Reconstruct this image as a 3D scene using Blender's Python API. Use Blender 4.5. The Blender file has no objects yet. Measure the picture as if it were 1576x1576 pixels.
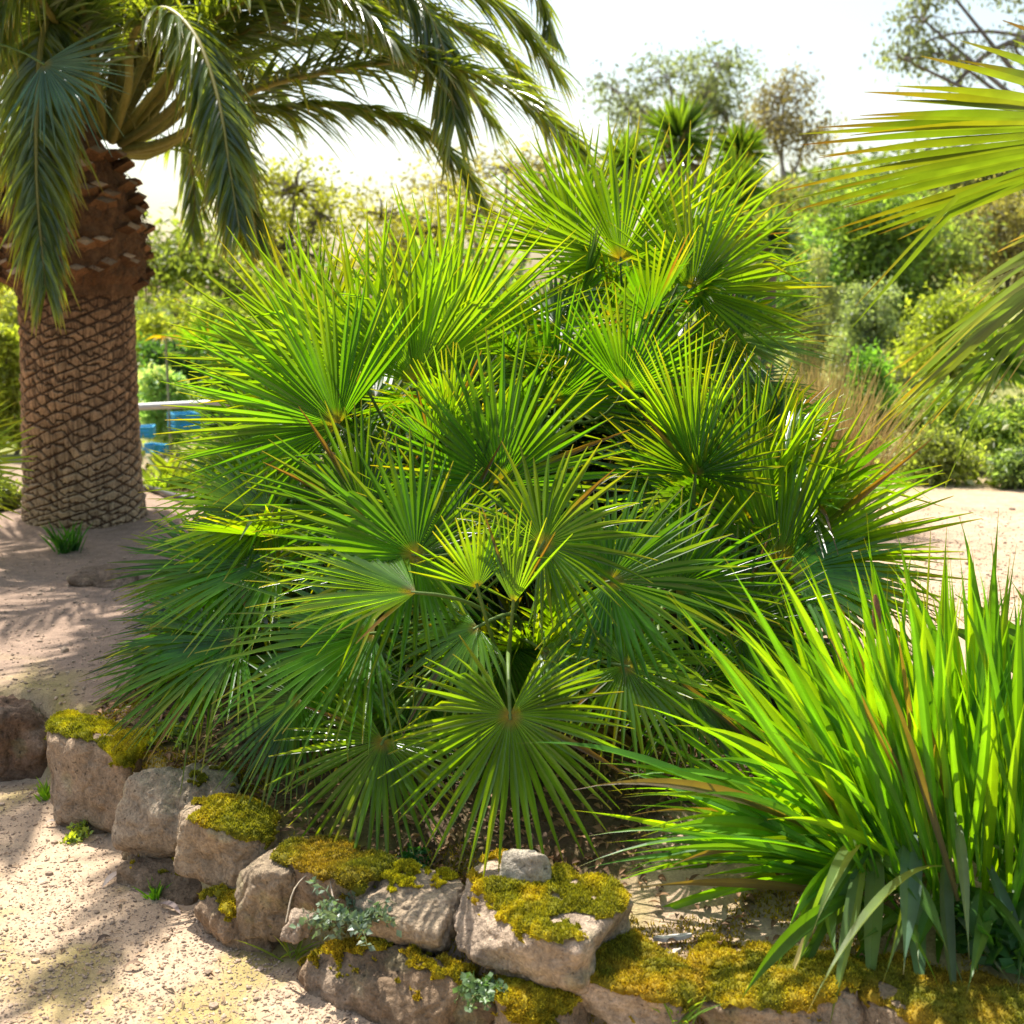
import bpy, bmesh, math
import numpy as np
from mathutils import Vector, Matrix

# ------------------------------------------------------------------ camera, world, sun, exposure
S = bpy.context.scene
COL = S.collection
PITCH = math.radians(9.4)
FPX = 1856.0                      # focal length in photograph pixels (photograph 1576 wide)
CAM = np.array([0.0, 0.0, 1.5])
cam_data = bpy.data.cameras.new("camera")
cam_data.sensor_width = 36.0
cam_data.lens = 36.0 * FPX / 1576.0
cam_data.clip_start = 0.05
cam_data.clip_end = 600.0
cam_data.dof.use_dof = True
cam_data.dof.focus_distance = 3.3
cam_data.dof.aperture_fstop = 4.0
cam = bpy.data.objects.new("camera", cam_data)
cam.location = CAM
cam.rotation_euler = (math.radians(90) - PITCH, 0, 0)
COL.objects.link(cam)
S.camera = cam

SUN_EL, SUN_AZ = math.radians(61), math.radians(-35)      # azimuth from +Y, negative to the left
world = bpy.data.worlds.new("World")
S.world = world
world.use_nodes = True
wn = world.node_tree
sky = wn.nodes.new("ShaderNodeTexSky")
sky.sky_type = 'NISHITA'
sky.sun_disc = False
sky.sun_elevation = SUN_EL
sky.sun_rotation = SUN_AZ
sky.dust_density = 3.2
sky.air_density = 1.5
sky.ozone_density = 0.6
wn.links.new(sky.outputs[0], wn.nodes["Background"].inputs[0])
wn.nodes["Background"].inputs[1].default_value = 0.115

sun_data = bpy.data.lights.new("sun", 'SUN')
sun_data.energy = 5.0
sun_data.angle = math.radians(0.5)
sun_data.color = (1.0, 0.96, 0.89)
sun = bpy.data.objects.new("sun", sun_data)
SUNV = Vector((math.sin(SUN_AZ) * math.cos(SUN_EL), math.cos(SUN_AZ) * math.cos(SUN_EL), math.sin(SUN_EL)))
sun.rotation_euler = SUNV.to_track_quat('Z', 'Y').to_euler()
sun.location = (0, 0, 20)
COL.objects.link(sun)

S.view_settings.view_transform = 'Standard'
S.view_settings.look = 'None'
S.view_settings.exposure = 1.05
S.view_settings.gamma = 1.0
S.cycles.use_denoising = True
S.cycles.max_bounces = 10
S.cycles.transmission_bounces = 8
S.cycles.diffuse_bounces = 5
S.cycles.sample_clamp_indirect = 6.0

# ------------------------------------------------------------------ helpers: pixels to places
RV = np.array([1.0, 0, 0])
FV = np.array([0, math.cos(PITCH), -math.sin(PITCH)])
UV = np.array([0, math.sin(PITCH), math.cos(PITCH)])
UP = np.array([0, 0, 1.0])

def at(px, py, d):
    return CAM + d * (FV + (px - 788) / FPX * RV + (788 - py) / FPX * UV)

def gp(px, py, z=0.0):
    r = FV + (px - 788) / FPX * RV + (788 - py) / FPX * UV
    return CAM + r * ((z - CAM[2]) / r[2])

def nrm(v):
    v = np.asarray(v, float)
    return v / np.maximum(np.linalg.norm(v, axis=-1, keepdims=True), 1e-9)

def img(dx, dy, away=0.0):
    """a unit direction from image directions (dy down) plus how far it leans away from the viewer"""
    return nrm(dx * RV - dy * UV + away * FV)

def sstep(a, b, x):
    t = np.clip((x - a) / (b - a), 0, 1)
    return t * t * (3 - 2 * t)

def _h(ix, iy, iz):
    n = (ix * 374761393 + iy * 668265263 + iz * 2147483647 * 3 + 1013904223) & 0xffffffff
    n = ((n ^ (n >> 13)) * 1274126177) & 0xffffffff
    n = ((n ^ (n >> 16)) * 2246822519) & 0xffffffff
    return ((n ^ (n >> 13)) & 0xffffff) / float(0xffffff)

def vnoise(P):
    P = np.asarray(P, float)
    I = np.floor(P).astype(np.int64)
    f = P - I
    f = f * f * (3 - 2 * f)
    out = 0
    for dx in (0, 1):
        for dy in (0, 1):
            for dz in (0, 1):
                w = (f[:, 0] if dx else 1 - f[:, 0]) * (f[:, 1] if dy else 1 - f[:, 1]) * (f[:, 2] if dz else 1 - f[:, 2])
                out = out + w * _h(I[:, 0] + dx, I[:, 1] + dy, I[:, 2] + dz)
    return out

def fbm(P, octv=4):
    P = np.asarray(P, float)
    a, s, tot = 1.0, 0, 0
    for k in range(octv):
        s = s + a * vnoise(P * 2 ** k + 17.3 * k)
        tot += a
        a *= 0.5
    return s / tot - 0.5

# ------------------------------------------------------------------ helpers: meshes
class MB:
    """collects vertices, faces and vertex colours, then links ONE mesh object"""
    def __init__(self):
        self.v, self.q, self.t, self.c, self.n = [], [], [], [], 0

    def add(self, v, q=None, t=None, c=(1, 1, 1)):
        v = np.asarray(v, float).reshape(-1, 3)
        c = np.asarray(c, float)
        if c.ndim == 1:
            c = np.tile(c, (len(v), 1))
        self.v.append(v)
        self.c.append(c.reshape(-1, 3))
        if q is not None and len(q):
            self.q.append(np.asarray(q, np.int64) + self.n)
        if t is not None and len(t):
            self.t.append(np.asarray(t, np.int64) + self.n)
        self.n += len(v)

    def build(self, name, mat, parent=None, smooth=False, origin=None):
        v = np.concatenate(self.v)
        c = np.concatenate(self.c)
        if origin is not None:
            v = v - origin
        q = np.concatenate(self.q) if self.q else np.zeros((0, 4), np.int64)
        t = np.concatenate(self.t) if self.t else np.zeros((0, 3), np.int64)
        me = bpy.data.meshes.new(name)
        me.vertices.add(len(v))
        me.vertices.foreach_set("co", v.astype(np.float32).ravel())
        me.loops.add(q.size + t.size)
        me.loops.foreach_set("vertex_index", np.concatenate([q.ravel(), t.ravel()]).astype(np.int32))
        me.polygons.add(len(q) + len(t))
        starts = np.concatenate([np.arange(len(q)) * 4, q.size + np.arange(len(t)) * 3]).astype(np.int32)
        me.polygons.foreach_set("loop_start", starts)
        me.polygons.foreach_set("use_smooth", np.full(len(q) + len(t), smooth))
        at_ = me.attributes.new("col", 'FLOAT_COLOR', 'POINT')
        at_.data.foreach_set("color", np.concatenate([c, np.ones((len(c), 1))], 1).astype(np.float32).ravel())
        me.update(calc_edges=True)
        me.validate()
        me.materials.append(mat)
        o = bpy.data.objects.new(name, me)
        COL.objects.link(o)
        if parent is not None:
            o.parent = parent
            if origin is None:
                o.matrix_parent_inverse = Matrix.Translation(-Vector(world_loc(parent)))
            else:
                o.location = Vector(origin) - Vector(world_loc(parent))
        elif origin is not None:
            o.location = origin
        return o

WL = {}
def world_loc(o):
    """where an object stands (its own location plus its parents'): all parents here are unrotated"""
    l = np.array(o.location, float)
    if o.parent is not None:
        l = l + np.array(world_loc(o.parent)) + np.array(o.matrix_parent_inverse.translation)
    return l

def tag(o, label=None, cat=None, group=None, kind=None):
    if label: o["label"] = label
    if cat: o["category"] = cat
    if group: o["group"] = group
    if kind: o["kind"] = kind
    return o

def thing(name, loc, label, cat, group=None):
    o = bpy.data.objects.new(name, None)
    o.empty_display_size = 0.1
    o.location = loc
    COL.objects.link(o)
    return tag(o, label, cat, group)

def part(name, mb, mat, parent, smooth=False):
    if mb.n == 0:
        return None
    return mb.build(name, mat, parent, smooth)

def blades(mb, P, Sd, W, N, fold, col):
    """many folded strips: P (B,n,3) midlines, Sd sides, W (B,n) half widths, N normals, fold = depth of the V over half width"""
    B, n, _ = P.shape
    Sd = np.broadcast_to(Sd, P.shape)
    N = np.broadcast_to(N, P.shape)
    W3 = W[..., None]
    L = P - Sd * W3 + N * W3 * fold * 0.5
    R = P + Sd * W3 + N * W3 * fold * 0.5
    M = P - N * W3 * fold * 0.5
    V = np.stack([L, M, R], 2).reshape(-1, 3)
    C = np.broadcast_to(col, (B, n, 3))
    C = np.stack([C * 0.88, C * 1.25, C * 0.96], 2).reshape(-1, 3)
    b = np.arange(B)[:, None, None] * n * 3
    r = np.arange(n - 1)[None, :, None] * 3
    k = np.arange(2)[None, None, :]
    i = b + r + k
    Q = np.stack([i, i + 1, i + 4, i + 3], -1).reshape(-1, 4)
    mb.add(V, Q, None, C)

def tube(mb, pts, rad, sides=8, col=(1, 1, 1), cap=True):
    pts = np.asarray(pts, float)
    n = len(pts)
    rad = np.broadcast_to(rad, (n,))
    T = nrm(np.gradient(pts, axis=0))
    ref = np.array([0, 0, 1.0]) if abs(T[0][2]) < 0.9 else np.array([1.0, 0, 0])
    A = nrm(np.cross(T, ref))
    Bv = np.cross(T, A)
    th = np.arange(sides) / sides * 2 * math.pi
    V = pts[:, None] + rad[:, None, None] * (np.cos(th)[None, :, None] * A[:, None] + np.sin(th)[None, :, None] * Bv[:, None])
    i = np.arange(n - 1)[:, None] * sides
    j = np.arange(sides)[None]
    j2 = (j + 1) % sides
    Q = np.stack([i + j, i + j2, i + sides + j2, i + sides + j], -1).reshape(-1, 4)
    c = np.asarray(col, float)
    if c.ndim == 2:
        c = np.repeat(c, sides, 0)
    mb.add(V.reshape(-1, 3), Q, None, c)
    if cap:
        for e in (0, n - 1):
            ring = V[e]
            Vc = np.concatenate([ring, ring.mean(0)[None]])
            tri = [(k, (k + 1) % sides, sides) if e else ((k + 1) % sides, k, sides) for k in range(sides)]
            cc = c if c.ndim == 1 else c[0 if e == 0 else -1]
            mb.add(Vc, None, tri, cc)

def bez(p0, p1, p2, p3, n):
    t = np.linspace(0, 1, n)[:, None]
    return (1 - t) ** 3 * p0 + 3 * (1 - t) ** 2 * t * p1 + 3 * (1 - t) * t * t * p2 + t ** 3 * p3

def spline(pts, n):
    """Catmull-Rom through the points, evenly resampled"""
    p = np.asarray(pts, float)
    p = np.concatenate([[2 * p[0] - p[1]], p, [2 * p[-1] - p[-2]]])
    out = []
    for k in range(1, len(p) - 2):
        t = np.linspace(0, 1, 24, endpoint=False)[:, None]
        a, b, c, d = p[k - 1], p[k], p[k + 1], p[k + 2]
        out.append(0.5 * (2 * b + (c - a) * t + (2 * a - 5 * b + 4 * c - d) * t ** 2 + (-a + 3 * b - 3 * c + d) * t ** 3))
    q = np.concatenate(out + [p[-2][None]])
    s = np.concatenate([[0], np.cumsum(np.linalg.norm(np.diff(q, axis=0), axis=1))])
    u = np.linspace(0, s[-1], n)
    return np.stack([np.interp(u, s, q[:, i]) for i in range(3)], 1)

def leaf_quads(mb, P, size, r, col, updir=0.3, wide=0.42):
    """single kinked leaves at points P"""
    n = len(P)
    A = nrm(r.normal(size=(n, 3)) + np.array([0, 0, -updir]))
    B = nrm(np.cross(A, r.normal(size=(n, 3))))
    N = np.cross(A, B)
    s = (size * r.uniform(0.6, 1.3, n))[:, None]
    V = np.stack([P, P + A * s * 0.45 - B * s * wide * 0.5 + N * s * 0.08, P + A * s, P + A * s * 0.45 + B * s * wide * 0.5 + N * s * 0.08], 1)
    i = np.arange(n)[:, None] * 4
    C = np.repeat(np.broadcast_to(col, (n, 3)), 4, 0)
    mb.add(V.reshape(-1, 3), np.concatenate([i, i + 1, i + 2, i + 3], 1), None, C)

# ------------------------------------------------------------------ materials
def mat_new(name):
    m = bpy.data.materials.new(name)
    m.use_nodes = True
    nt = m.node_tree
    return m, nt, nt.nodes, nt.links, nt.nodes["Principled BSDF"], nt.nodes["Material Output"]

def leaf_mat(name, trans=0.45, tint=(2.6, 2.3, 0.35), rough=0.38, spec=0.5, mottled=0.25, nscale=9.0):
    m, nt, N, L, P, O = mat_new(name)
    a = N.new("ShaderNodeAttribute"); a.attribute_name = "col"
    g = N.new("ShaderNodeNewGeometry")
    no = N.new("ShaderNodeTexNoise"); no.inputs["Scale"].default_value = nscale; no.inputs["Detail"].default_value = 5
    L.new(g.outputs["Position"], no.inputs["Vector"])
    mr = N.new("ShaderNodeMapRange"); mr.inputs["To Min"].default_value = 1 - mottled; mr.inputs["To Max"].default_value = 1 + mottled
    mr.inputs["From Min"].default_value = 0.3; mr.inputs["From Max"].default_value = 0.7
    L.new(no.outputs["Fac"], mr.inputs["Value"])
    mx = N.new("ShaderNodeVectorMath"); mx.operation = 'SCALE'
    L.new(a.outputs["Color"], mx.inputs[0]); L.new(mr.outputs[0], mx.inputs["Scale"])
    L.new(mx.outputs[0], P.inputs["Base Color"])
    P.inputs["Roughness"].default_value = rough
    P.inputs["Specular IOR Level"].default_value = spec
    tm = N.new("ShaderNodeVectorMath"); tm.operation = 'MULTIPLY'; tm.inputs[1].default_value = tint
    L.new(mx.outputs[0], tm.inputs[0])
    cl = N.new("ShaderNodeVectorMath"); cl.operation = 'MINIMUM'; cl.inputs[1].default_value = (0.8, 0.8, 0.8)
    L.new(tm.outputs[0], cl.inputs[0])
    T = N.new("ShaderNodeBsdfTranslucent"); L.new(cl.outputs[0], T.inputs["Color"])
    ms = N.new("ShaderNodeMixShader"); ms.inputs[0].default_value = trans
    L.new(P.outputs[0], ms.inputs[1]); L.new(T.outputs[0], ms.inputs[2])
    L.new(ms.outputs[0], O.inputs["Surface"])
    return m

def rough_mat(name, scale=30.0, bump=0.4, dist=0.01, rough=0.9, var=0.35, dark=(0.5, 0.5, 0.5), spots=0.0, fine=160.0):
    """attribute colour, broken up by noise, with a bumpy skin"""
    m, nt, N, L, P, O = mat_new(name)
    a = N.new("ShaderNodeAttribute"); a.attribute_name = "col"
    g = N.new("ShaderNodeNewGeometry")
    n1 = N.new("ShaderNodeTexNoise"); n1.inputs["Scale"].default_value = scale; n1.inputs["Detail"].default_value = 8; n1.inputs["Roughness"].default_value = 0.65
    n2 = N.new("ShaderNodeTexNoise"); n2.inputs["Scale"].default_value = fine; n2.inputs["Detail"].default_value = 4; n2.inputs["Roughness"].default_value = 0.7
    for n in (n1, n2): L.new(g.outputs["Position"], n.inputs["Vector"])
    r1 = N.new("ShaderNodeMapRange"); r1.inputs["From Min"].default_value = 0.3; r1.inputs["From Max"].default_value = 0.7
    r1.inputs["To Min"].default_value = 1 - var; r1.inputs["To Max"].default_value = 1 + var
    L.new(n1.outputs["Fac"], r1.inputs["Value"])
    r2 = N.new("ShaderNodeMapRange"); r2.inputs["From Min"].default_value = 0.32; r2.inputs["From Max"].default_value = 0.68
    r2.inputs["To Min"].default_value = 1 - var; r2.inputs["To Max"].default_value = 1 + var
    L.new(n2.outputs["Fac"], r2.inputs["Value"])
    mu = N.new("ShaderNodeMath"); mu.operation = 'MULTIPLY'; L.new(r1.outputs[0], mu.inputs[0]); L.new(r2.outputs[0], mu.inputs[1])
    sc = N.new("ShaderNodeVectorMath"); sc.operation = 'SCALE'; L.new(a.outputs["Color"], sc.inputs[0]); L.new(mu.outputs[0], sc.inputs["Scale"])
    out = sc.outputs[0]
    if spots:
        n3 = N.new("ShaderNodeTexNoise"); n3.inputs["Scale"].default_value = fine * 0.55; n3.inputs["Detail"].default_value = 2
        L.new(g.outputs["Position"], n3.inputs["Vector"])
        r3 = N.new("ShaderNodeMapRange"); r3.inputs["From Min"].default_value = 0.66; r3.inputs["From Max"].default_value = 0.74
        r3.inputs["To Min"].default_value = 1; r3.inputs["To Max"].default_value = 1 - spots
        L.new(n3.outputs["Fac"], r3.inputs["Value"])
        s2 = N.new("ShaderNodeVectorMath"); s2.operation = 'SCALE'; L.new(out, s2.inputs[0]); L.new(r3.outputs[0], s2.inputs["Scale"])
        out = s2.outputs[0]
    L.new(out, P.inputs["Base Color"])
    P.inputs["Roughness"].default_value = rough
    P.inputs["Specular IOR Level"].default_value = 0.25
    ad = N.new("ShaderNodeMath"); ad.operation = 'ADD'; L.new(n1.outputs["Fac"], ad.inputs[0])
    h = N.new("ShaderNodeMath"); h.operation = 'MULTIPLY'; h.inputs[1].default_value = 0.45; L.new(n2.outputs["Fac"], h.inputs[0])
    L.new(h.outputs[0], ad.inputs[1])
    b = N.new("ShaderNodeBump"); b.inputs["Strength"].default_value = bump; b.inputs["Distance"].default_value = dist
    L.new(ad.outputs[0], b.inputs["Height"]); L.new(b.outputs[0], P.inputs["Normal"])
    return m

M_FAN = leaf_mat("fan_leaf", 0.52, (4.8, 3.55, 0.2), 0.28, 0.65)
M_FANPALE = leaf_mat("pale_fan_leaf", 0.32, (3.3, 2.6, 0.3), 0.3, 0.8)
M_FANBLUE = leaf_mat("blue_fan_leaf", 0.25, (1.6, 2.0, 0.8), 0.4, 0.5)
M_DATE = leaf_mat("date_leaf", 0.48, (4.0, 3.0, 0.25), 0.3, 0.9)
M_STRAP = leaf_mat("strap_leaf", 0.55, (3.3, 2.5, 0.25), 0.4, 0.35)
M_BUSH = leaf_mat("bush_leaf", 0.55, (2.2, 2.3, 0.7), 0.45, 0.5, 0.3, 1.5)
M_MOSS = leaf_mat("moss", 0.3, (1.6, 1.5, 0.5), 0.8, 0.1, 0.35, 40)
M_DRY = leaf_mat("dry_leaf", 0.2, (1.3, 1.2, 1.0), 0.7, 0.2)
M_STALK = rough_mat("stalk", 20, 0.2, 0.004, 0.5, 0.2)
M_BARK = rough_mat("bark", 14, 0.8, 0.02, 0.95, 0.4)
M_PALMBARK = rough_mat("palm_bark", 26, 0.7, 0.012, 0.95, 0.28, fine=120)
M_ROCK = rough_mat("rock", 20, 1.0, 0.022, 0.9, 0.36, spots=0.6, fine=120)
M_SAND = rough_mat("sand", 22, 0.7, 0.006, 0.95, 0.2, spots=0.5, fine=210)
M_SOIL = rough_mat("soil", 18, 0.8, 0.012, 0.95, 0.25, spots=0.4, fine=140)
M_PEB = rough_mat("pebble", 60, 0.3, 0.002, 0.85, 0.2)

def paint(name, c, rough, metal=0.0):
    m, nt, N, L, P, O = mat_new(name)
    n = N.new("ShaderNodeTexNoise"); n.inputs["Scale"].default_value = 25; n.inputs["Detail"].default_value = 6
    r = N.new("ShaderNodeValToRGB")
    r.color_ramp.elements[0].position = 0.3; r.color_ramp.elements[0].color = (*[x * 0.8 for x in c], 1)
    r.color_ramp.elements[1].position = 0.7; r.color_ramp.elements[1].color = (*c, 1)
    L.new(n.outputs["Fac"], r.inputs[0]); L.new(r.outputs[0], P.inputs["Base Color"])
    P.inputs["Roughness"].default_value = rough; P.inputs["Metallic"].default_value = metal
    return m
M_BLUE = paint("blue_plastic", (0.03, 0.36, 0.62), 0.4)
M_RAIL = paint("grey_pipe", (0.55, 0.55, 0.54), 0.45)
M_HOSE = paint("black_hose", (0.03, 0.022, 0.018), 0.5)

# ------------------------------------------------------------------ the ground: path below the wall, terrace above it
BASE_PX = [(-160, 1185), (-60, 1195), (60, 1210), (200, 1320), (320, 1415), (470, 1495), (600, 1560), (760, 1615), (1000, 1640), (1300, 1680), (1700, 1730)]
BASE = np.array([gp(x, y)[:2] for x, y in BASE_PX])

def wall_y(x):
    x = np.asarray(x, float)
    y = np.interp(x, BASE[:, 0], BASE[:, 1])
    y = np.where(x < BASE[0, 0], BASE[0, 1] + (BASE[0, 0] - x) * 0.25, y)
    return np.where(x > BASE[-1, 0], BASE[-1, 1] - (x - BASE[-1, 0]) * 0.15, y)

def wall_d(px):
    """depth of the wall's foot at a column of the photograph"""
    d = [np.dot(gp(x, y) - CAM, FV) for x, y in BASE_PX]
    return float(np.interp(px, [p[0] for p in BASE_PX], d))

BED = at(800, 1180, 3.6)[:2]
def height(x, y):
    s = (y - wall_y(x)) * 0.8
    h0 = np.interp(x, [-1.2, -0.55, -0.2, 0.5], [0.25, 0.22, 0.165, 0.13])
    z = h0 * sstep(0.03, 0.16, s) + (0.26 - h0) * sstep(0.16, 0.75, s)
    z = z + 0.07 * np.exp(-(((x - BED[0]) / 1.3) ** 2 + ((y - BED[1]) / 1.0) ** 2)) * sstep(0.1, 0.5, s)
    z = z + sstep(8, 42, y) * (0.2 + 4.6 * sstep(-1, 12, x))
    P = np.stack([x * 0.8, y * 0.8, x * 0], -1).reshape(-1, 3)
    z = z + (0.05 * fbm(P, 3) * sstep(0.0, 1.0, np.abs(s).ravel())).reshape(x.shape)
    P2 = np.stack([x * 7, y * 7, x * 0 + 3], -1).reshape(-1, 3)
    z = z + (0.016 * fbm(P2, 4)).reshape(x.shape)
    mound = 0.12 * np.exp(-(((x - at(110, 815, 6.9)[0]) / 0.9) ** 2 + ((y - 6.9) / 0.8) ** 2))
    return z + mound

def gz(x, y):
    return float(height(np.array([[x]]), np.array([[y]]))[0, 0])

def on_ground(px, py, z0=0.28):
    p = gp(px, py, z0)
    for _ in range(6):
        p = gp(px, py, gz(p[0], p[1]))
    return p

def build_ground():
    u = np.linspace(-1, 1, 560)
    xs = 2.2 * np.sinh(u * 4.3) / np.sinh(1.0) / 1.2
    v = np.linspace(-0.42, 1, 640)
    ys = 2.8 + 1.5 * np.sinh(v * 4.6)
    X, Y = np.meshgrid(xs, ys)
    Z = height(X, Y)
    s = (Y - wall_y(X)) * 0.8
    P = np.stack([X, Y, X * 0], -1).reshape(-1, 3)
    n1 = fbm(P * 1.6, 4).reshape(X.shape)
    n2 = fbm(P * 5.0 + 9, 4).reshape(X.shape)
    n3 = fbm(P * 0.35 + 4, 3).reshape(X.shape)
    sand = np.array([0.42, 0.302, 0.198])
    soil = np.array([0.27, 0.185, 0.13])
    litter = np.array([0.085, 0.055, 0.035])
    moss = np.array([0.29, 0.235, 0.07])
    grass = np.array([0.20, 0.22, 0.05])
    C = np.ones(X.shape + (3,)) * sand
    def mix(C, c, f):
        f = np.clip(f, 0, 1)[..., None]
        return C * (1 - f) + c * f
    C = mix(C, sand * 1.15, sstep(0.0, 0.3, n1) * 0.7)
    C = mix(C, sand * np.array([0.78, 0.72, 0.66]), sstep(0.02, 0.25, n2) * 0.6)
    # upper terrace left of the bed: pinkish soil
    C = mix(C, soil, sstep(0.0, 0.3, s) * sstep(0.4, -0.6, X))
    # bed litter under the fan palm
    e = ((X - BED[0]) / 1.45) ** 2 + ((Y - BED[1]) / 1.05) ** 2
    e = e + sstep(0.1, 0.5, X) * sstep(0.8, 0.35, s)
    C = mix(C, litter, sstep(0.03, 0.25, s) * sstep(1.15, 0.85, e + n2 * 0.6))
    # moss at the foot of the wall and along its top
    C = mix(C, moss, sstep(-0.75, -0.1, s + n2 * 0.9) * sstep(0.25, 0.0, s) * sstep(-0.02, 0.16, n2 + 0.5 * n1 + 0.03) * 0.75)
    C = mix(C, moss, sstep(0.0, 0.1, s) * sstep(0.5, 0.2, s + n2 * 0.9) * sstep(-0.2, 0.1, n2) * 0.8)
    # green further away
    C = mix(C, grass, sstep(8.5, 11, Y + n3 * 5) * 0.85)
    keep = np.zeros(X.shape, bool)
    ny, nx = X.shape
    idx = np.arange(ny * nx).reshape(ny, nx)
    Q = np.stack([idx[:-1, :-1], idx[:-1, 1:], idx[1:, 1:], idx[1:, :-1]], -1).reshape(-1, 4)
    sm = s.ravel()[Q].mean(1)
    V = np.stack([X, Y, Z], -1).reshape(-1, 3)
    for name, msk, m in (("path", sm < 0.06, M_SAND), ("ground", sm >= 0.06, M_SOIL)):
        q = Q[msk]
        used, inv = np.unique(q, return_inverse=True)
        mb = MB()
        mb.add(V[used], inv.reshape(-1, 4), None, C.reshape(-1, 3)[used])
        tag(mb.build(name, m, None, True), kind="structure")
build_ground()

# ------------------------------------------------------------------ fan palms
def fan(mb, hub, A, N, R, r, n=28, spread=250, droop=0.05, cup=8, fuse=0.43, base=(0.055, 0.13, 0.018), tip=(0.12, 0.105, 0.035),
        inner=0.68, jit=1.0, tipat=0.965, wmul=1.0, gravity=True):
    A = nrm(A)
    N = nrm(np.asarray(N) - A * np.dot(N, A))
    T = np.cross(N, A)
    sp = math.radians(spread)
    th = np.linspace(-sp / 2, sp / 2, n)
    pitch = sp / (n - 1)
    th = th + r.normal(0, 0.10, n) * pitch * jit
    cu = np.radians(np.full(n, float(cup)) + 3.0 * np.sin(np.arange(n) * r.uniform(0.3, 0.7) + r.uniform(0, 6)) * jit)
    D0 = np.cos(th)[:, None] * A + np.sin(th)[:, None] * T
    D = nrm(D0 * np.cos(cu)[:, None] + N * np.sin(cu)[:, None])
    Sd = nrm(np.cross(np.broadcast_to(N, D.shape), D))
    Nn = np.cross(D, Sd)
    L = R * (inner + (1 - inner) * np.cos(np.clip(th * 0.62, -1.57, 1.57)) ** 1.2) * r.uniform(0.9, 1.05, n)
    t = np.concatenate([np.array([0.015, 0.12, 0.24]) if fuse < 0.5 else np.array([0.015, 0.3 * fuse, 0.65 * fuse]), fuse + (1 - fuse) * np.array([0, 0.18, 0.38, 0.6, 0.8, 0.92, 1.0])])
    m = len(t)
    dr = droop * r.uniform(0.5, 1.6, n)
    P = hub + D[:, None] * (L[:, None] * t)[..., None]
    P = P - UP * (dr * L)[:, None, None] * (t ** 2.4)[None, :, None]
    P = P + Sd[:, None] * (r.normal(0, 0.022, n) * L)[:, None, None] * (t ** 2)[None, :, None]
    P = P + Nn[:, None] * (r.normal(0, 0.05, n) * jit * L)[:, None, None] * (np.clip(t - fuse * 0.6, 0, 1) ** 1.3)[None, :, None]
    # a few broken or kinked tips
    kink = (r.uniform(size=n) < 0.10 * jit)[:, None, None] * np.clip(t - 0.62, 0, 1)[None, :, None] * L[:, None, None]
    P = P - UP * kink * 0.8
    wm = fuse * L * math.tan(pitch / 2) * wmul
    W = np.where(t[None] <= fuse, L[:, None] * t[None] * math.tan(pitch / 2) * 1.02,
                 wm[:, None] * (1 - ((t[None] - fuse) / (1 - fuse)) ** 1.2) + 0.001)
    c = np.array(base)[None, None] * (1 + r.normal(0, 0.14, (n, 1, 1)))
    c = c * np.ones((n, m, 3))
    yel = np.clip(r.normal(0.06, 0.25, n), 0, 0.8)[:, None, None] * (t ** 2)[None, :, None]
    c = c * (1 - yel) + np.array([0.22, 0.2, 0.02]) * yel
    dead = (r.uniform(size=n) < 0.015 * jit)[:, None, None] * sstep(0.2, 0.6, t)[None, :, None]
    c = c * (1 - dead) + np.array([0.075, 0.052, 0.025]) * dead
    tb = sstep(tipat - 0.08, tipat + 0.03, t)[None, :, None] * r.uniform(0.0, 0.9, (n, 1, 1))
    c = c * (1 - tb) + np.array(tip) * tb
    c[:, 0] = np.array([0.16, 0.13, 0.03])
    blades(mb, P, Sd[:, None], W, Nn[:, None], 0.75, c)

def petiole(mb, crown, hub, A, r, rad=0.0085, col=(0.13, 0.17, 0.04)):
    d = np.linalg.norm(hub - crown)
    mid0 = crown + nrm(hub - crown + UP * 0.25 * d) * d * 0.35
    mid1 = hub - nrm(A) * d * 0.35
    p = bez(crown, mid0, mid1, hub + nrm(A) * 0.012, 14)
    tube(mb, p, np.linspace(rad * 1.5, rad * 0.75, 14), 6, col)

def frond(parent, crown, hub, A, N, R, r, rad=0.0058, mat=None, pcol=(0.09, 0.14, 0.025), **kw):
    mb = MB()
    fan(mb, hub, A, N, R, r, **kw)
    f = mb.build("frond", mat or M_FAN, parent, False, origin=hub)
    pm = MB()
    petiole(pm, crown, hub, A, r, rad, pcol)
    o = pm.build("petiole", M_STALK, f, True, origin=hub)
    return f

def stem(mb, p0, p1, r, r0=0.09, r1=0.075):
    """a fibrous palm stem with old leaf bases"""
    pts = spline([p0, (p0 + p1) / 2 + r.normal(0, 0.03, 3), p1], 26)
    c = np.array([0.09, 0.06, 0.04]) * r.uniform(0.7, 1.4, (26, 1))
    tube(mb, pts, np.linspace(r0, r1, 26) * (1 + 0.12 * np.sin(np.arange(26) * 2.4)), 14, c)
    n = 90
    k = r.integers(2, 25, n)
    th = r.uniform(0, 6.28, n)
    D = np.stack([np.cos(th), np.sin(th), np.full(n, 0.9)], 1)
    t = np.linspace(0, 1, 4)
    P = (pts[k] + D * np.array([1, 1, 0]) * r1)[:, None] + nrm(D)[:, None] * (t * 0.11)[None, :, None]
    Sd = np.stack([-np.sin(th), np.cos(th), th * 0], 1)[:, None]
    W = np.broadcast_to(np.array([0.02, 0.016, 0.011, 0.004]), (n, 4))
    blades(mb, P, Sd, W, nrm(np.cross(Sd, D[:, None])), 0.6, (np.array([0.14, 0.09, 0.05]) * r.uniform(0.6, 1.5, (n, 1)))[:, None])

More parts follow.
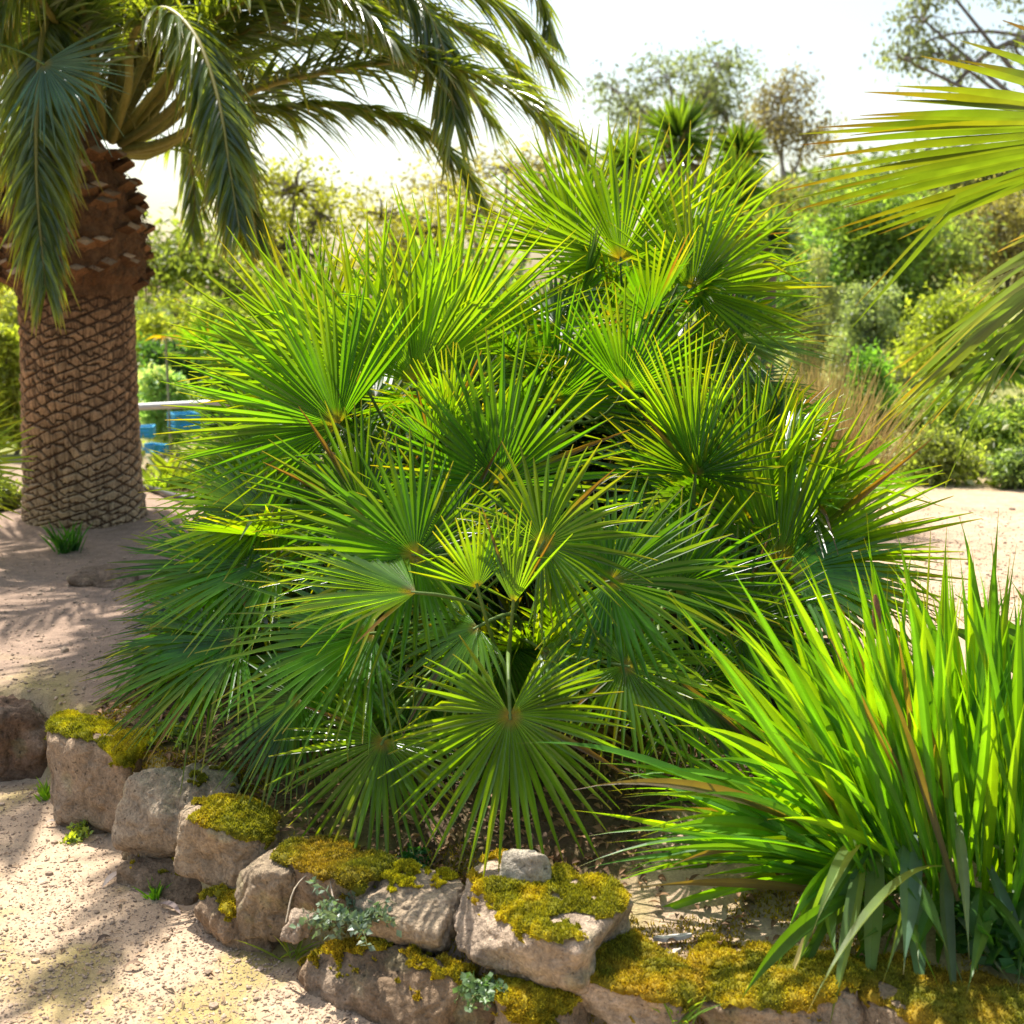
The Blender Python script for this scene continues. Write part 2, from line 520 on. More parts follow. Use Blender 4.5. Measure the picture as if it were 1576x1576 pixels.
def big_fan_palm():
    r = np.random.default_rng(11)
    base = np.array([BED[0], BED[1] + 0.1, gz(BED[0], BED[1] + 0.1)])
    t = thing("fan_palm", base, "broad many-stemmed fan palm filling the bed behind the mossy stone wall", "palm")
    crowns = {'a': at(640, 760, 4.05), 'b': at(790, 1060, 3.62), 'c': at(1080, 860, 3.85), 'd': at(985, 575, 4.45),
              'e': at(480, 930, 3.95), 'f': at(760, 640, 4.35)}
    for k, c in crowns.items():
        sb = MB()
        foot = np.array([base[0] + (c[0] - base[0]) * 0.45, base[1] + (c[1] - base[1]) * 0.5, 0])
        foot[2] = gz(foot[0], foot[1]) - 0.05
        stem(sb, foot, c, r)
        part("trunk", sb, M_BARK, t, True)
    G1, G2, G3 = (0.036, 0.115, 0.010), (0.06, 0.14, 0.010), (0.028, 0.085, 0.009)
    # hub x, y, depth | crown | image direction of the axis (x, y down, away) | radius in pixels | spread | normal (right, up, toward viewer) | droop | cup | colour | count
    H = [
        (785, 1100, 2.80, 'b', (0.05, 1, -0.25), 228, 300, (0, 0.7, 1), 0.10, 6, G2, 34),
        (590, 1140, 2.95, 'b', (-0.45, 1, -0.2), 190, 250, (-0.2, 0.8, 1), 0.10, 6, G2, 28),
        (640, 855, 3.10, 'a', (-1, -0.1, -0.1), 235, 320, (-0.2, 0.4, 1), 0.03, 4, G1, 36),
        (770, 745, 3.30, 'f', (0.12, -1, 0.2), 235, 210, (0, 0.25, 1), 0.02, 14, G1, 28),
        (835, 838, 3.05, 'b', (0.5, -0.85, 0.1), 190, 310, (0, 0.7, 1), 0.16, 6, G2, 34),
        (938, 895, 3.05, 'c', (0.95, -0.25, 0.0), 215, 320, (0.1, 0.6, 1), 0.10, 5, G1, 34),
        (962, 1025, 2.95, 'b', (1, 0.2, -0.1), 175, 310, (0.1, 0.7, 1), 0.14, 5, G2, 32),
        (520, 655, 3.55, 'a', (-0.85, -0.6, 0.1), 265, 190, (-0.1, 0.3, 1), 0.03, 12, G1, 30),
        (560, 590, 3.75, 'a', (-0.55, -1, 0.2), 270, 170, (0, 0.2, 1), 0.01, 16, G2, 28),
        (640, 590, 3.70, 'f', (-0.1, -1, 0.25), 255, 150, (0, 0.1, 1), 0.01, 16, G2, 26),
        (690, 545, 4.00, 'f', (0.35, -1, 0.2), 265, 150, (0, 0.1, 1), 0.01, 16, G2, 26),
        (480, 560, 3.95, 'a', (-0.6, -0.9, 0.2), 230, 150, (0, 0.2, 1), 0.01, 14, G2, 26),
        (1200, 865, 3.40, 'c', (0.75, -0.75, 0.1), 295, 200, (0, 0.35, 1), 0.03, 10, G2, 32),
        (1215, 880, 3.30, 'c', (1, 0.05, -0.1), 235, 150, (0.1, 0.9, 0.6), 0.08, 6, G1, 26),
        (1150, 800, 3.50, 'c', (0.05, -1, 0.1), 230, 110, (-0.3, 0.1, 1), 0.01, 18, G2, 20),
        (955, 400, 4.20, 'd', (0.05, -1, 0.25), 225, 230, (0, 0.15, 1), 0.01, 14, G2, 34),
        (890, 385, 4.35, 'd', (-0.35, -1, 0.3), 200, 150, (0, 0.15, 1), 0.01, 14, G2, 26),
        (1065, 445, 4.10, 'd', (0.85, -0.65, 0.1), 205, 240, (0.1, 0.3, 1), 0.03, 10, G2, 32),
        (1055, 375, 4.40, 'd', (0.6, -1, 0.3), 190, 160, (0.1, 0.3, 1), 0.02, 12, G2, 24),
        (1000, 488, 4.00, 'd', (0.4, -0.45, -0.6), 150, 260, (0, 1, 0.35), 0.02, 20, G3, 26),
        (1120, 520, 4.10, 'd', (1, -0.05, -0.1), 165, 220, (0, 0.8, 0.7), 0.06, 8, G3, 30),
        (895, 450, 4.10, 'd', (-0.2, -0.7, -0.4), 110, 250, (0, 1, 0.4), 0.0, 26, G3, 22),
        (1060, 580, 4.10, 'd', (0.2, -0.9, -0.2), 110, 200, (0, 0.5, 0.8), 0.0, 24, G3, 20),
        (1130, 590, 4.15, 'd', (0.9, 0.3, -0.1), 150, 190, (0, 1, 0.5), 0.08, 6, G3, 26),
        (690, 655, 3.35, 'f', (0.05, -1, -0.15), 125, 90, (0.4, 0.0, 1), 0.0, 8, G2, 14),
        (665, 690, 3.35, 'a', (-0.1, -1, -0.15), 100, 100, (-0.3, 0.1, 1), 0.0, 8, G1, 14),
        (735, 905, 2.90, 'b', (-0.25, -1, -0.1), 125, 120, (0.3, 0.1, 1), 0.01, 6, G2, 14),
        (790, 930, 2.90, 'b', (0.1, -1, -0.1), 150, 70, (-0.5, 0.1, 1), 0.0, 8, G2, 12),
        (735, 965, 3.02, 'b', (-0.85, 0.5, -0.2), 165, 180, (-0.2, 1, 0.5), 0.22, 4, G2, 22),
        (835, 1000, 3.05, 'b', (0.8, 0.5, -0.2), 140, 160, (0.2, 1, 0.5), 0.2, 4, G2, 20),
        (640, 912, 2.95, 'b', (-1, -0.05, 0.0), 250, 150, (0, 1, 0.25), 0.04, 8, G2, 26),
        (575, 975, 3.15, 'e', (-1, 0.05, -0.15), 255, 200, (-0.1, 0.9, 0.6), 0.12, 4, G1, 32),
        (530, 1010, 3.22, 'e', (-0.85, 0.5, -0.2), 235, 200, (-0.2, 0.9, 0.6), 0.12, 4, G1, 30),
        (420, 790, 3.60, 'e', (-1, -0.1, 0.0), 195, 210, (0, 0.8, 0.6), 0.05, 8, G2, 32),
        (430, 860, 3.45, 'e', (-1, 0.1, -0.05), 235, 190, (0, 0.9, 0.5), 0.07, 6, G1, 32),
        (370, 985, 3.30, 'e', (-1, 0.3, -0.1), 215, 190, (-0.1, 0.9, 0.5), 0.10, 5, G1, 30),
        (430, 700, 3.80, 'e', (-1, -0.2, 0.05), 170, 210, (0, 0.6, 0.8), 0.03, 8, G2, 30),
        (450, 640, 3.95, 'a', (-1, -0.35, 0.1), 165, 180, (0, 0.4, 1), 0.02, 10, G1, 28),
        (1065, 700, 3.45, 'c', (-0.25, -1, 0.1), 190, 90, (0.2, 0.1, 1), 0.0, 18, G2, 18),
        (1070, 730, 3.40, 'c', (0.1, -1, 0.1), 150, 200, (0, 0.2, 1), 0.02, 12, G3, 26),
        (960, 600, 3.75, 'f', (0.35, -0.8, 0.0), 170, 150, (0.1, 0.4, 1), 0.02, 12, G1, 24),
        (850, 620, 3.90, 'f', (0.5, -0.75, 0.1), 200, 150, (0.1, 0.2, 1), 0.02, 12, G1, 24),
        (560, 790, 3.40, 'a', (-0.7, -0.6, 0.0), 190, 230, (0, 0.4, 1), 0.03, 8, G3, 30),
        (700, 820, 3.30, 'a', (-0.3, -0.9, 0.1), 180, 210, (0, 0.3, 1), 0.02, 8, G3, 28),
        (1040, 905, 3.20, 'c', (0.7, -0.5, 0.0), 185, 240, (0.1, 0.5, 1), 0.06, 8, G1, 28),
        (1130, 960, 3.25, 'c', (0.8, -0.3, -0.1), 170, 230, (0.1, 0.5, 1), 0.06, 8, G3, 28),
        (640, 1060, 3.18, 'b', (-0.5, 0.8, -0.1), 170, 220, (-0.1, 0.8, 0.8), 0.14, 4, G3, 26),
        (770, 985, 3.15, 'b', (-0.05, 1, 0.05), 170, 170, (0, 0.6, 1), 0.14, 4, G3, 24),
        (460, 1075, 3.10, 'e', (-0.75, 0.7, -0.1), 165, 200, (-0.1, 0.9, 0.7), 0.12, 4, G3, 28),
        (365, 880, 3.55, 'e', (-1, 0.0, 0.0), 180, 190, (0, 0.9, 0.5), 0.06, 6, G1, 30),
        (345, 965, 3.40, 'e', (-1, 0.2, -0.05), 190, 180, (0, 0.9, 0.5), 0.08, 6, G1, 30),
        (330, 1010, 3.35, 'e', (-1, 0.35, -0.1), 190, 180, (0, 0.9, 0.6), 0.10, 6, G3, 30),
        (1240, 850, 3.45, 'c', (1, -0.15, 0.0), 200, 190, (0, 0.7, 0.7), 0.05, 8, G2, 30),
        (1160, 700, 3.80, 'c', (0.6, -0.7, 0.1), 160, 200, (0, 0.5, 0.8), 0.04, 8, G3, 28),
        (400, 740, 3.75, 'e', (-1, -0.1, 0.05), 170, 200, (0, 0.7, 0.7), 0.04, 8, G2, 30),
        (1060, 1060, 3.10, 'c', (0.6, 0.6, -0.1), 190, 220, (0.1, 0.8, 0.7), 0.12, 4, G3, 28),
    ]
    count = 0
    for (x, y, d, k, ax, rp, sp, nn, dr, cu, g, n) in H:
        hub = at(x, y, d)
        A = img(*ax)
        N = nn[0] * RV + nn[1] * UP - nn[2] * FV
        frond(t, crowns[k], hub, A, N, 1.02 * rp * d / FPX, r, n=int(n * 1.4), spread=sp, droop=dr, cup=cu, base=np.array(g) * r.uniform(0.85, 1.15))
        count += 1
    # the leaves behind and between: outward from each crown
    lim = {'a': 6, 'b': 6, 'c': 8, 'd': 7, 'e': 6, 'f': 6}
    for k, c in crowns.items():
        for i in range(lim[k]):
            az = r.uniform(0, 2 * math.pi)
            el = r.uniform(-0.35, 1.15)
            D = np.array([math.cos(az) * math.cos(el), math.sin(az) * math.cos(el), math.sin(el)])
            if D[1] < -0.2: D[1] *= 0.5
            D = nrm(D)
            hub = c + D * r.uniform(0.24, 0.42)
            A = nrm(D + np.array([0, 0, -0.15]) + r.normal(0, 0.15, 3))
            N = UP * (1 - abs(D[2])) + np.array([-D[0], -D[1], 0]) * max(0, D[2]) + r.normal(0, 0.2, 3)
            frond(t, c, hub, A, N, r.uniform(0.32, 0.43), r, n=int(r.integers(24, 34)), spread=r.uniform(180, 280),
                  droop=r.uniform(0.02, 0.1), cup=r.uniform(4, 14), base=np.array(G3 if r.uniform() < 0.6 else G1) * r.uniform(0.8, 1.1))
    # the crowded leaves deep inside the clump, past a hundred fronds
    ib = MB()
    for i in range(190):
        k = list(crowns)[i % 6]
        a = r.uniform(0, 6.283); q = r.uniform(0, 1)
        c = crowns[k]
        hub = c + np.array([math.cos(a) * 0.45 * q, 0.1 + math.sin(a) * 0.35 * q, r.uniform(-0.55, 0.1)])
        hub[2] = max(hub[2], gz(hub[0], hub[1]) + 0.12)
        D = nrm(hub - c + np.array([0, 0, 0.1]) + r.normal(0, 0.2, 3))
        fan(ib, hub, D, UP + r.normal(0, 0.4, 3) - FV * 0.4, r.uniform(0.26, 0.38), r, n=24, spread=r.uniform(200, 300), droop=r.uniform(0.05, 0.2), cup=6, base=np.array(G3) * r.uniform(0.25, 0.6))  # leaf colour darkened to paint in the deep shade between the fronds
    for i in range(90):
        k = list(crowns)[i % 6]
        c = crowns[k]
        az = r.uniform(0, 2 * math.pi); el = r.uniform(-0.55, 1.0)
        D = nrm(np.array([math.cos(az) * math.cos(el), math.sin(az) * math.cos(el) - 0.25, math.sin(el)]))
        hub = c + D * r.uniform(0.3, 0.48)
        hub[2] = max(hub[2], gz(hub[0], hub[1]) + 0.2)
        A = nrm(D + np.array([0, 0, -0.1]) + r.normal(0, 0.25, 3))
        fan(ib, hub, A, UP * 0.8 - FV * 0.4 + r.normal(0, 0.3, 3), r.uniform(0.22, 0.31), r, n=int(r.integers(24, 34)), spread=r.uniform(150, 280), droop=r.uniform(0.03, 0.2), cup=r.uniform(2, 10), base=np.array([G1, G2, G3][i % 3]) * r.uniform(0.8, 1.1))
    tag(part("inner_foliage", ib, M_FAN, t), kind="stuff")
    # brown dead leaves hanging inside the skirt
    for (x, y, d, dx, dy) in [(500, 690, 3.7, -0.4, -0.3), (880, 1080, 3.3, 0.3, 1), (660, 1110, 3.3, -0.3, 1), (1010, 1120, 3.4, 0.3, 1)]:
        hub = at(x, y, d)
        f = frond(t, crowns['b' if y > 900 else 'a'], hub, img(dx, dy), UP - FV, 0.27, r, n=20, spread=150, droop=0.25, cup=20,
                  base=(0.15, 0.085, 0.035), mat=M_DRY, pcol=(0.16, 0.1, 0.05))
        f["label"] = "dead brown folded frond"
    return t
big_fan_palm()

# ------------------------------------------------------------------ the date palm
def date_frond(parent, ctrl, r, L=0.42, pairs=150, rr=0.022, col=(0.085, 0.135, 0.05), vee=0.35, start=0.16, droop=0.25):
    n = pairs
    c = spline(ctrl, 60)
    s = np.linspace(0, 1, 60)
    t = np.linspace(start, 0.995, n)
    P0 = np.stack([np.interp(t, s, c[:, i]) for i in range(3)], 1)
    T = nrm(np.gradient(P0, axis=0))
    side = nrm(np.cross(T, UP) + 1e-4)
    # keep the side steady where the rachis runs straight up or down
    for i in range(1, n):
        if np.dot(side[i], side[i - 1]) < 0: side[i] = -side[i]
        side[i] = nrm(side[i] * 0.5 + side[i - 1] * 0.5)
    Nf = np.cross(side, T)
    mb = MB()
    m = 6
    u = np.linspace(0, 1, m)
    for sg in (-1, 1):
        ang = np.radians(48 - 26 * t + r.normal(0, 6, n))
        v = vee + r.normal(0, 0.18, n)
        D = nrm(side * (sg * np.sin(ang) * 1.1)[:, None] + T * np.cos(ang)[:, None] + Nf * v[:, None])
        Ln = L * (0.45 + 0.6 * np.sin(math.pi * np.clip(t, 0, 1) ** 0.75)) * r.uniform(0.85, 1.12, n)
        P = P0[:, None] + D[:, None] * (Ln[:, None] * u)[..., None] - UP * (Ln * droop * r.uniform(0.5, 1.5, n))[:, None, None] * (u ** 2)[None, :, None]
        Sd = nrm(np.cross(D, Nf + r.normal(0, 0.25, (n, 3))))
        Nn = np.cross(Sd, D)
        w = 0.0105 * r.uniform(0.8, 1.2, n)
        W = w[:, None] * np.array([0.5, 0.95, 1.0, 0.85, 0.55, 0.06])
        cc = np.array(col)[None, None] * r.uniform(0.75, 1.3, (n, 1, 1)) * np.ones((n, m, 1))
        cc[:, -1] = cc[:, -1] * 0.4 + np.array([0.14, 0.1, 0.03])
        blades(mb, P, Sd[:, None], W, Nn[:, None], 0.7, cc)
    f = mb.build("frond", M_DATE, parent, False, origin=c[0])
    rb = MB()
    rad = np.interp(s, [0, 0.06, 0.2, 1], [rr * 1.35, rr * 1.15, rr * 0.9, rr * 0.15])
    cr = np.array([0.24, 0.21, 0.05])[None] * r.uniform(0.6, 1.15) * np.ones((60, 1)) * np.linspace(1.15, 0.85, 60)[:, None]
    tube(rb, c, rad, 8, cr)
    # thorns low on the rachis
    k = 16
    tt = r.uniform(0.05, start + 0.04, k)
    Pb = np.stack([np.interp(tt, s, c[:, i]) for i in range(3)], 1)
    sg = r.choice([-1, 1], k)[:, None]
    Dt = nrm(side[0] * sg + T[0] * 0.9 + r.normal(0, 0.2, (k, 3)))
    uu = np.linspace(0, 1, 3)
    blades(rb, Pb[:, None] + Dt[:, None] * (uu * 0.16)[None, :, None], nrm(np.cross(Dt, UP))[:, None], np.broadcast_to(np.array([0.006, 0.004, 0.0005]), (k, 3)),
           UP, 0.5, np.array([0.2, 0.19, 0.05]))
    rb.build("rachis", M_STALK, f, True, origin=c[0])
    return f

def date_palm():
    r = np.random.default_rng(5)
    D = 6.9
    foot = at(132, 818, D)
    foot[2] = gz(foot[0], foot[1]) - 0.03
    top = at(150, 240, D)
    top[1] = foot[1] + 0.05
    t = thing("date_palm", foot, "stout date palm with ringed brown trunk and arching feathery fronds beside the path", "palm")
    # trunk skin: rows of overlapping leaf scars
    H = top[2] - foot[2]
    z_b = at(140, 440, D)[2] - foot[2]
    nz, nt = 620, 420
    zz = np.linspace(-0.12, z_b + 0.05, nz)
    tt = np.linspace(0, 2 * math.pi, nt, endpoint=False)
    Z, Tt = np.meshgrid(zz, tt, indexing='ij')
    rad = 0.305 + 0.03 * np.exp(-np.clip(Z, 0, 9) / 0.16) - 0.012 * Z / z_b
    cyl = np.stack([np.cos(Tt) * 3, np.sin(Tt) * 3, Z * 3], -1).reshape(-1, 3)
    wob = fbm(cyl * 1.4, 3).reshape(Z.shape)
    fine = fbm(cyl * 9, 4).reshape(Z.shape)
    rowh = 0.06
    ncol = 12
    p_ = Tt / (2 * math.pi) * ncol + 1.1 * wob + 0.16 * fine
    q_ = Z / (0.064 * (1 - 0.2 * sstep(0.7, 0.0, Z))) + 0.9 * wob + 0.22 * fine
    ua, ub = p_ + q_, q_ - p_
    ia, ib = np.floor(ua).astype(np.int64), np.floor(ub).astype(np.int64)
    fa, fb_ = ua - ia, ub - ib
    own = _h(ia, ib, ia * 3 + ib); own2 = _h(ib + 31, ia * 5, ib)
    tilt = (fa + fb_) / 2                                   # 0 at the foot of a scar, 1 at its top
    edge = np.minimum(np.minimum(fa, fb_) * 1.5, np.minimum(1 - fa, 1 - fb_))
    inside = sstep(0.015 + 0.05 * own, 0.13 + 0.09 * own, edge + 0.09 * fine)
    row = ia + ib
    disp = 0.021 * inside * (0.25 + 0.75 * tilt) * (0.6 + 0.6 * own2) + 0.012 * fine
    rr = rad + disp
    stria = fbm(np.stack([np.cos(Tt) * 40, np.sin(Tt) * 40, Z * 4], -1).reshape(-1, 3), 3).reshape(Z.shape)
    low = sstep(0.75, 0.1, Z)
    face = np.array([0.47, 0.27, 0.14])[None, None] * (1 - 0.0 * low[..., None]) + (np.array([0.42, 0.33, 0.22]) - np.array([0.46, 0.285, 0.17])) * low[..., None]
    ccol = np.array([0.085, 0.045, 0.024])
    crack = sstep(0.06, 0.0, np.abs(fbm(np.stack([np.cos(Tt) * 14, np.sin(Tt) * 14, row * 1.7 + Z * 2], -1).reshape(-1, 3), 3).reshape(Z.shape)))
    inside = inside * (1 - 0.75 * crack * sstep(0.2, 0.8, Z))
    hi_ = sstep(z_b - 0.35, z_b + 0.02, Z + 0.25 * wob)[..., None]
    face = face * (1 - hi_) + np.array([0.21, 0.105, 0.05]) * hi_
    f = np.clip(inside * (0.45 + 0.5 * own2 + 0.25 * tilt + 1.8 * stria + 1.2 * fine), 0, 1)[..., None]
    C = ccol * (1 - f) + face * f * (1 + 0.5 * wob[..., None])
    ax = foot[None, None] + (np.array([0.02, 0.02, 0]) * (Z / z_b)[..., None]) + np.stack([Z * 0, Z * 0, Z], -1)
    V = ax + np.stack([np.cos(Tt) * rr, np.sin(Tt) * rr, Z * 0], -1)
    idx = np.arange(nz * nt).reshape(nz, nt)
    j2 = np.roll(idx, -1, 1)
    Q = np.stack([idx[:-1], j2[:-1], j2[1:], idx[1:]], -1).reshape(-1, 4)
    mb = MB()
    mb.add(V.reshape(-1, 3), Q, None, C.reshape(-1, 3))
    part("trunk", mb, M_PALMBARK, t, True)
    # the swollen collar of cut leaf bases
    cb = MB()
    nz, nt = 130, 160
    zz = np.linspace(z_b - 0.06, H + 0.12, nz)
    Z, Tt = np.meshgrid(zz, np.linspace(0, 2 * math.pi, nt, endpoint=False), indexing='ij')
    q = (Z - z_b) / (H - z_b)
    rad = np.interp(q, [-0.2, 0, 0.06, 0.3, 0.65, 0.9, 1.2], [0.30, 0.32, 0.37, 0.385, 0.345, 0.24, 0.1])
    cyl = np.stack([np.cos(Tt) * 3, np.sin(Tt) * 3, Z * 6], -1).reshape(-1, 3)
    rad = rad + 0.05 * fbm(cyl * 3, 4).reshape(Z.shape)
    V = foot + np.stack([0.02 + np.cos(Tt) * rad, 0.02 + np.sin(Tt) * rad, Z], -1)
    idx = np.arange(nz * nt).reshape(nz, nt); j2 = np.roll(idx, -1, 1)
    cb.add(V.reshape(-1, 3), np.stack([idx[:-1], j2[:-1], j2[1:], idx[1:]], -1).reshape(-1, 4), None,
           (np.array([0.15, 0.075, 0.035])[None] * (1 + 1.4 * fbm(cyl * 4, 4))[:, None]))
    rows = 10
    for i in range(rows):
        zc = z_b - 0.01 + (H - z_b) * 0.92 * i / (rows - 1)
        qq = (zc - z_b) / (H - z_b)
        rc = float(np.interp(qq, [0, 0.06, 0.3, 0.65, 0.9, 1.2], [0.36, 0.375, 0.385, 0.35, 0.26, 0.14]))
        for k in range(12):
            if r.uniform() < 0.12: continue
            th = 2 * math.pi * (k + 0.5 * (i % 2) + r.uniform(-0.25, 0.25)) / 12
            out = np.array([math.cos(th), math.sin(th), 0]); sd = np.array([-math.sin(th), math.cos(th), 0])
            o_ = foot + np.array([0.02, 0.02, 0]) + out * (rc - 0.05) + UP * (zc + r.uniform(-0.03, 0.03))
            ln = r.uniform(0.06, 0.115); up = r.uniform(0.03, 0.07)
            wd = r.uniform(0.075, 0.10); tk = r.uniform(0.022, 0.034)
            # a wedge: broad buried root, a slanted diamond-shaped cut end
            e = o_ + out * ln + UP * up
            root = [o_ - sd * wd, o_ + sd * wd, o_ + sd * wd * 0.9 + UP * tk * 2, o_ - sd * wd * 0.9 + UP * tk * 2]
            cut = [e - sd * wd * 0.62, e - UP * tk * 0.75 + out * 0.012, e + sd * wd * 0.62, e + UP * tk * 0.75 - out * 0.03]
            rb = np.array([root[0], (root[0] + root[1]) / 2 - UP * 0.03, root[1], (root[2] + root[3]) / 2])
            Vv = np.concatenate([rb, np.array(cut)])
            brown = np.array([0.22, 0.105, 0.045]) * r.uniform(0.5, 1.5)
            cb.add(Vv, [(0, 1, 5, 4), (1, 2, 6, 5), (2, 3, 7, 6), (3, 0, 4, 7)], None, brown)
            tan = np.array([0.62, 0.41, 0.25]) * r.uniform(0.35, 1.1)
            cv = np.array(cut); cm = cv.mean(0) + out * 0.004
            cb.add(np.concatenate([cv, cm[None]]), None, [(0, 1, 4), (1, 2, 4), (2, 3, 4), (3, 0, 4)], np.concatenate([np.tile(tan * 0.75, (4, 1)), tan[None]]))
    # loose fibres round the collar
    n = 1300
    th = r.uniform(0, 6.283, n); qz = r.uniform(0, 1, n)
    rc = np.interp(qz, [0, 0.06, 0.3, 0.65, 0.9, 1.2], [0.36, 0.39, 0.40, 0.36, 0.27, 0.14])
    o_ = foot + np.stack([0.02 + np.cos(th) * rc, 0.02 + np.sin(th) * rc, z_b + qz * (H - z_b)], 1)
    Df = nrm(np.stack([np.cos(th), np.sin(th), 0 * th], 1) * 0.7 + r.normal(0, 0.7, (n, 3)))
    u = np.linspace(0, 1, 4)
    blades(cb, o_[:, None] + Df[:, None] * (u * 0.08)[None, :, None] - UP * (u ** 2 * 0.03)[None, :, None], nrm(np.cross(Df, UP))[:, None],
           np.broadcast_to(np.array([0.004, 0.003, 0.002, 0.0005]), (n, 4)), UP, 0.2, np.array([0.13, 0.065, 0.03]))
    part("leaf_base_collar", cb, M_PALMBARK, t)
    # fronds that the photograph shows, through points on it
    ctr = at(165, 235, D)
    def fr(pts, **k):
        date_frond(t, [ctr + (at(*pts[0]) - ctr) * 0.0 + nrm(at(*pts[0]) - ctr) * 0.12] + [at(*p) for p in pts], r, **k)
    fr([(196, 140, 6.5), (205, 55, 6.3), (250, 14, 6.1), (300, 55, 5.9), (335, 150, 5.75), (352, 250, 5.65), (368, 350, 5.6)], L=0.34, vee=-0.1, start=0.3, droop=0.45, rr=0.024)
    fr([(120, 120, 6.6), (85, 30, 6.3), (65, 60, 6.05), (56, 180, 5.9), (58, 310, 5.8), (70, 440, 5.75)], L=0.36, vee=-0.15, start=0.3, droop=0.5)
    fr([(260, 215, 6.75), (390, 140, 6.5), (520, 108, 6.3), (640, 95, 6.1), (745, 120, 5.95), (830, 175, 5.85), (890, 240, 5.8)], L=0.50, vee=0.2, start=0.2, droop=0.35)
    fr([(250, 225, 6.9), (330, 182, 6.9), (440, 164, 6.9), (545, 166, 6.9), (640, 195, 6.85), (700, 245, 6.8), (735, 300, 6.8)], L=0.36, vee=0.05, start=0.2, droop=0.4)
    fr([(270, 120, 6.6), (420, -60, 6.4), (560, -60, 6.2), (645, 0, 6.1), (685, 85, 6.0), (700, 190, 5.95)], L=0.42, vee=-0.1, start=0.3, droop=0.5)
    fr([(300, 80, 6.9), (480, -120, 6.9), (660, -150, 6.9), (780, -80, 6.9), (835, 0, 6.9), (850, 60, 6.9)], L=0.36, vee=-0.1, start=0.3, droop=0.4)
    fr([(240, 235, 7.2), (300, 205, 7.4), (340, 215, 7.5), (370, 270, 7.6), (395, 370, 7.6)], L=0.36, vee=0.0, start=0.3, droop=0.4)
    fr([(230, 240, 7.3), (265, 215, 7.6), (290, 235, 7.8), (300, 300, 7.9), (295, 360, 7.9)], L=0.3, vee=0.0, start=0.3, droop=0.4, pairs=50)
    fr([(260, 190, 7.1), (360, 100, 7.3), (480, 60, 7.5), (600, 70, 7.6), (700, 120, 7.7), (760, 190, 7.8)], L=0.42, vee=0.1, start=0.25, droop=0.35)
    fr([(130, 200, 6.7), (60, 160, 6.6), (-10, 180, 6.5), (-60, 280, 6.45), (-80, 420, 6.4)], L=0.38, vee=0.0, start=0.3, droop=0.4)
    fr([(120, 210, 7.1), (50, 190, 7.2), (0, 240, 7.3), (-20, 330, 7.3), (-25, 430, 7.3)], L=0.36, vee=0.0, start=0.3, droop=0.4)
    fr([(150, 130, 6.5), (130, 20, 6.2), (80, -50, 5.9), (20, -20, 5.7), (-20, 80, 5.6)], L=0.4, vee=0.0, start=0.25, droop=0.35)
    fr([(230, 150, 6.6), (330, 30, 6.3), (450, -20, 6.0), (540, 0, 5.8), (600, 60, 5.7)], L=0.42, vee=0.1, start=0.25, droop=0.35)
    fr([(250, 190, 6.9), (330, 90, 6.9), (450, 30, 6.9), (580, 10, 6.9), (700, 40, 6.9), (790, 110, 6.9), (840, 190, 6.9)], L=0.5, vee=0.2, start=0.2, droop=0.35)
    fr([(260, 170, 6.6), (360, 60, 6.5), (500, -20, 6.4), (650, -40, 6.3), (770, 10, 6.3), (850, 100, 6.3)], L=0.5, vee=0.1, start=0.2, droop=0.4)
    fr([(240, 170, 7.0), (320, 40, 7.0), (420, -40, 7.0), (520, -60, 7.0), (620, -20, 7.0)], L=0.5, vee=0.1, start=0.2, droop=0.4)
    fr([(190, 130, 6.8), (150, 40, 6.7), (60, 10, 6.6), (-40, 60, 6.5), (-110, 160, 6.5)], L=0.46, vee=0.1, start=0.2, droop=0.4)
    fr([(160, 150, 7.1), (100, 80, 7.2), (20, 80, 7.3), (-60, 150, 7.3)], L=0.46, vee=0.1, start=0.2, droop=0.4)
    fr([(200, 140, 7.3), (250, 60, 7.6), (320, 60, 7.8), (400, 110, 7.9), (450, 180, 8.0)], L=0.42, vee=0.1, start=0.2, droop=0.4)
    # unseen fronds above the frame, added to cast shade on the path
    for (dx, sp) in ((0.0, 0.0), (-0.5, -0.1)):
        c3 = ctr + np.array([0, 0, 0.1])
        date_frond(t, [c3, c3 + np.array([dx * 0.3, -0.45, 1.0]), c3 + np.array([dx * 0.8, -1.3, 1.75 + sp]), c3 + np.array([dx * 1.2, -2.1, 1.85 + sp]), c3 + np.array([dx * 1.6, -2.8, 1.6 + sp])], r, L=0.46, vee=0.2, start=0.2, droop=0.3)
    # the rest of the crown, above and behind the frame's edge and over the path
    for i in range(22):
        az = r.uniform(0, 2 * math.pi)
        el = math.radians(r.uniform(48, 82))
        if math.cos(az) > 0.1 and el < math.radians(58): el += math.radians(14)
        ln = r.uniform(2.3, 3.2)
        d0 = np.array([math.cos(az) * math.cos(el), math.sin(az) * math.cos(el), math.sin(el)])
        hz = np.array([math.cos(az), math.sin(az), 0])
        p = [ctr + d0 * 0.1]
        pos = p[0].copy(); dr = d0.copy()
        bend = r.uniform(0.10, 0.2)
        for k in range(8):
            dr = nrm(dr - UP * bend * (0.6 + 0.14 * k) + hz * 0.02)
            pos = pos + dr * ln / 8
            p.append(pos.copy())
        date_frond(t, p, r, L=0.46, pairs=110, vee=0.25, start=0.2, droop=0.3)
date_palm()

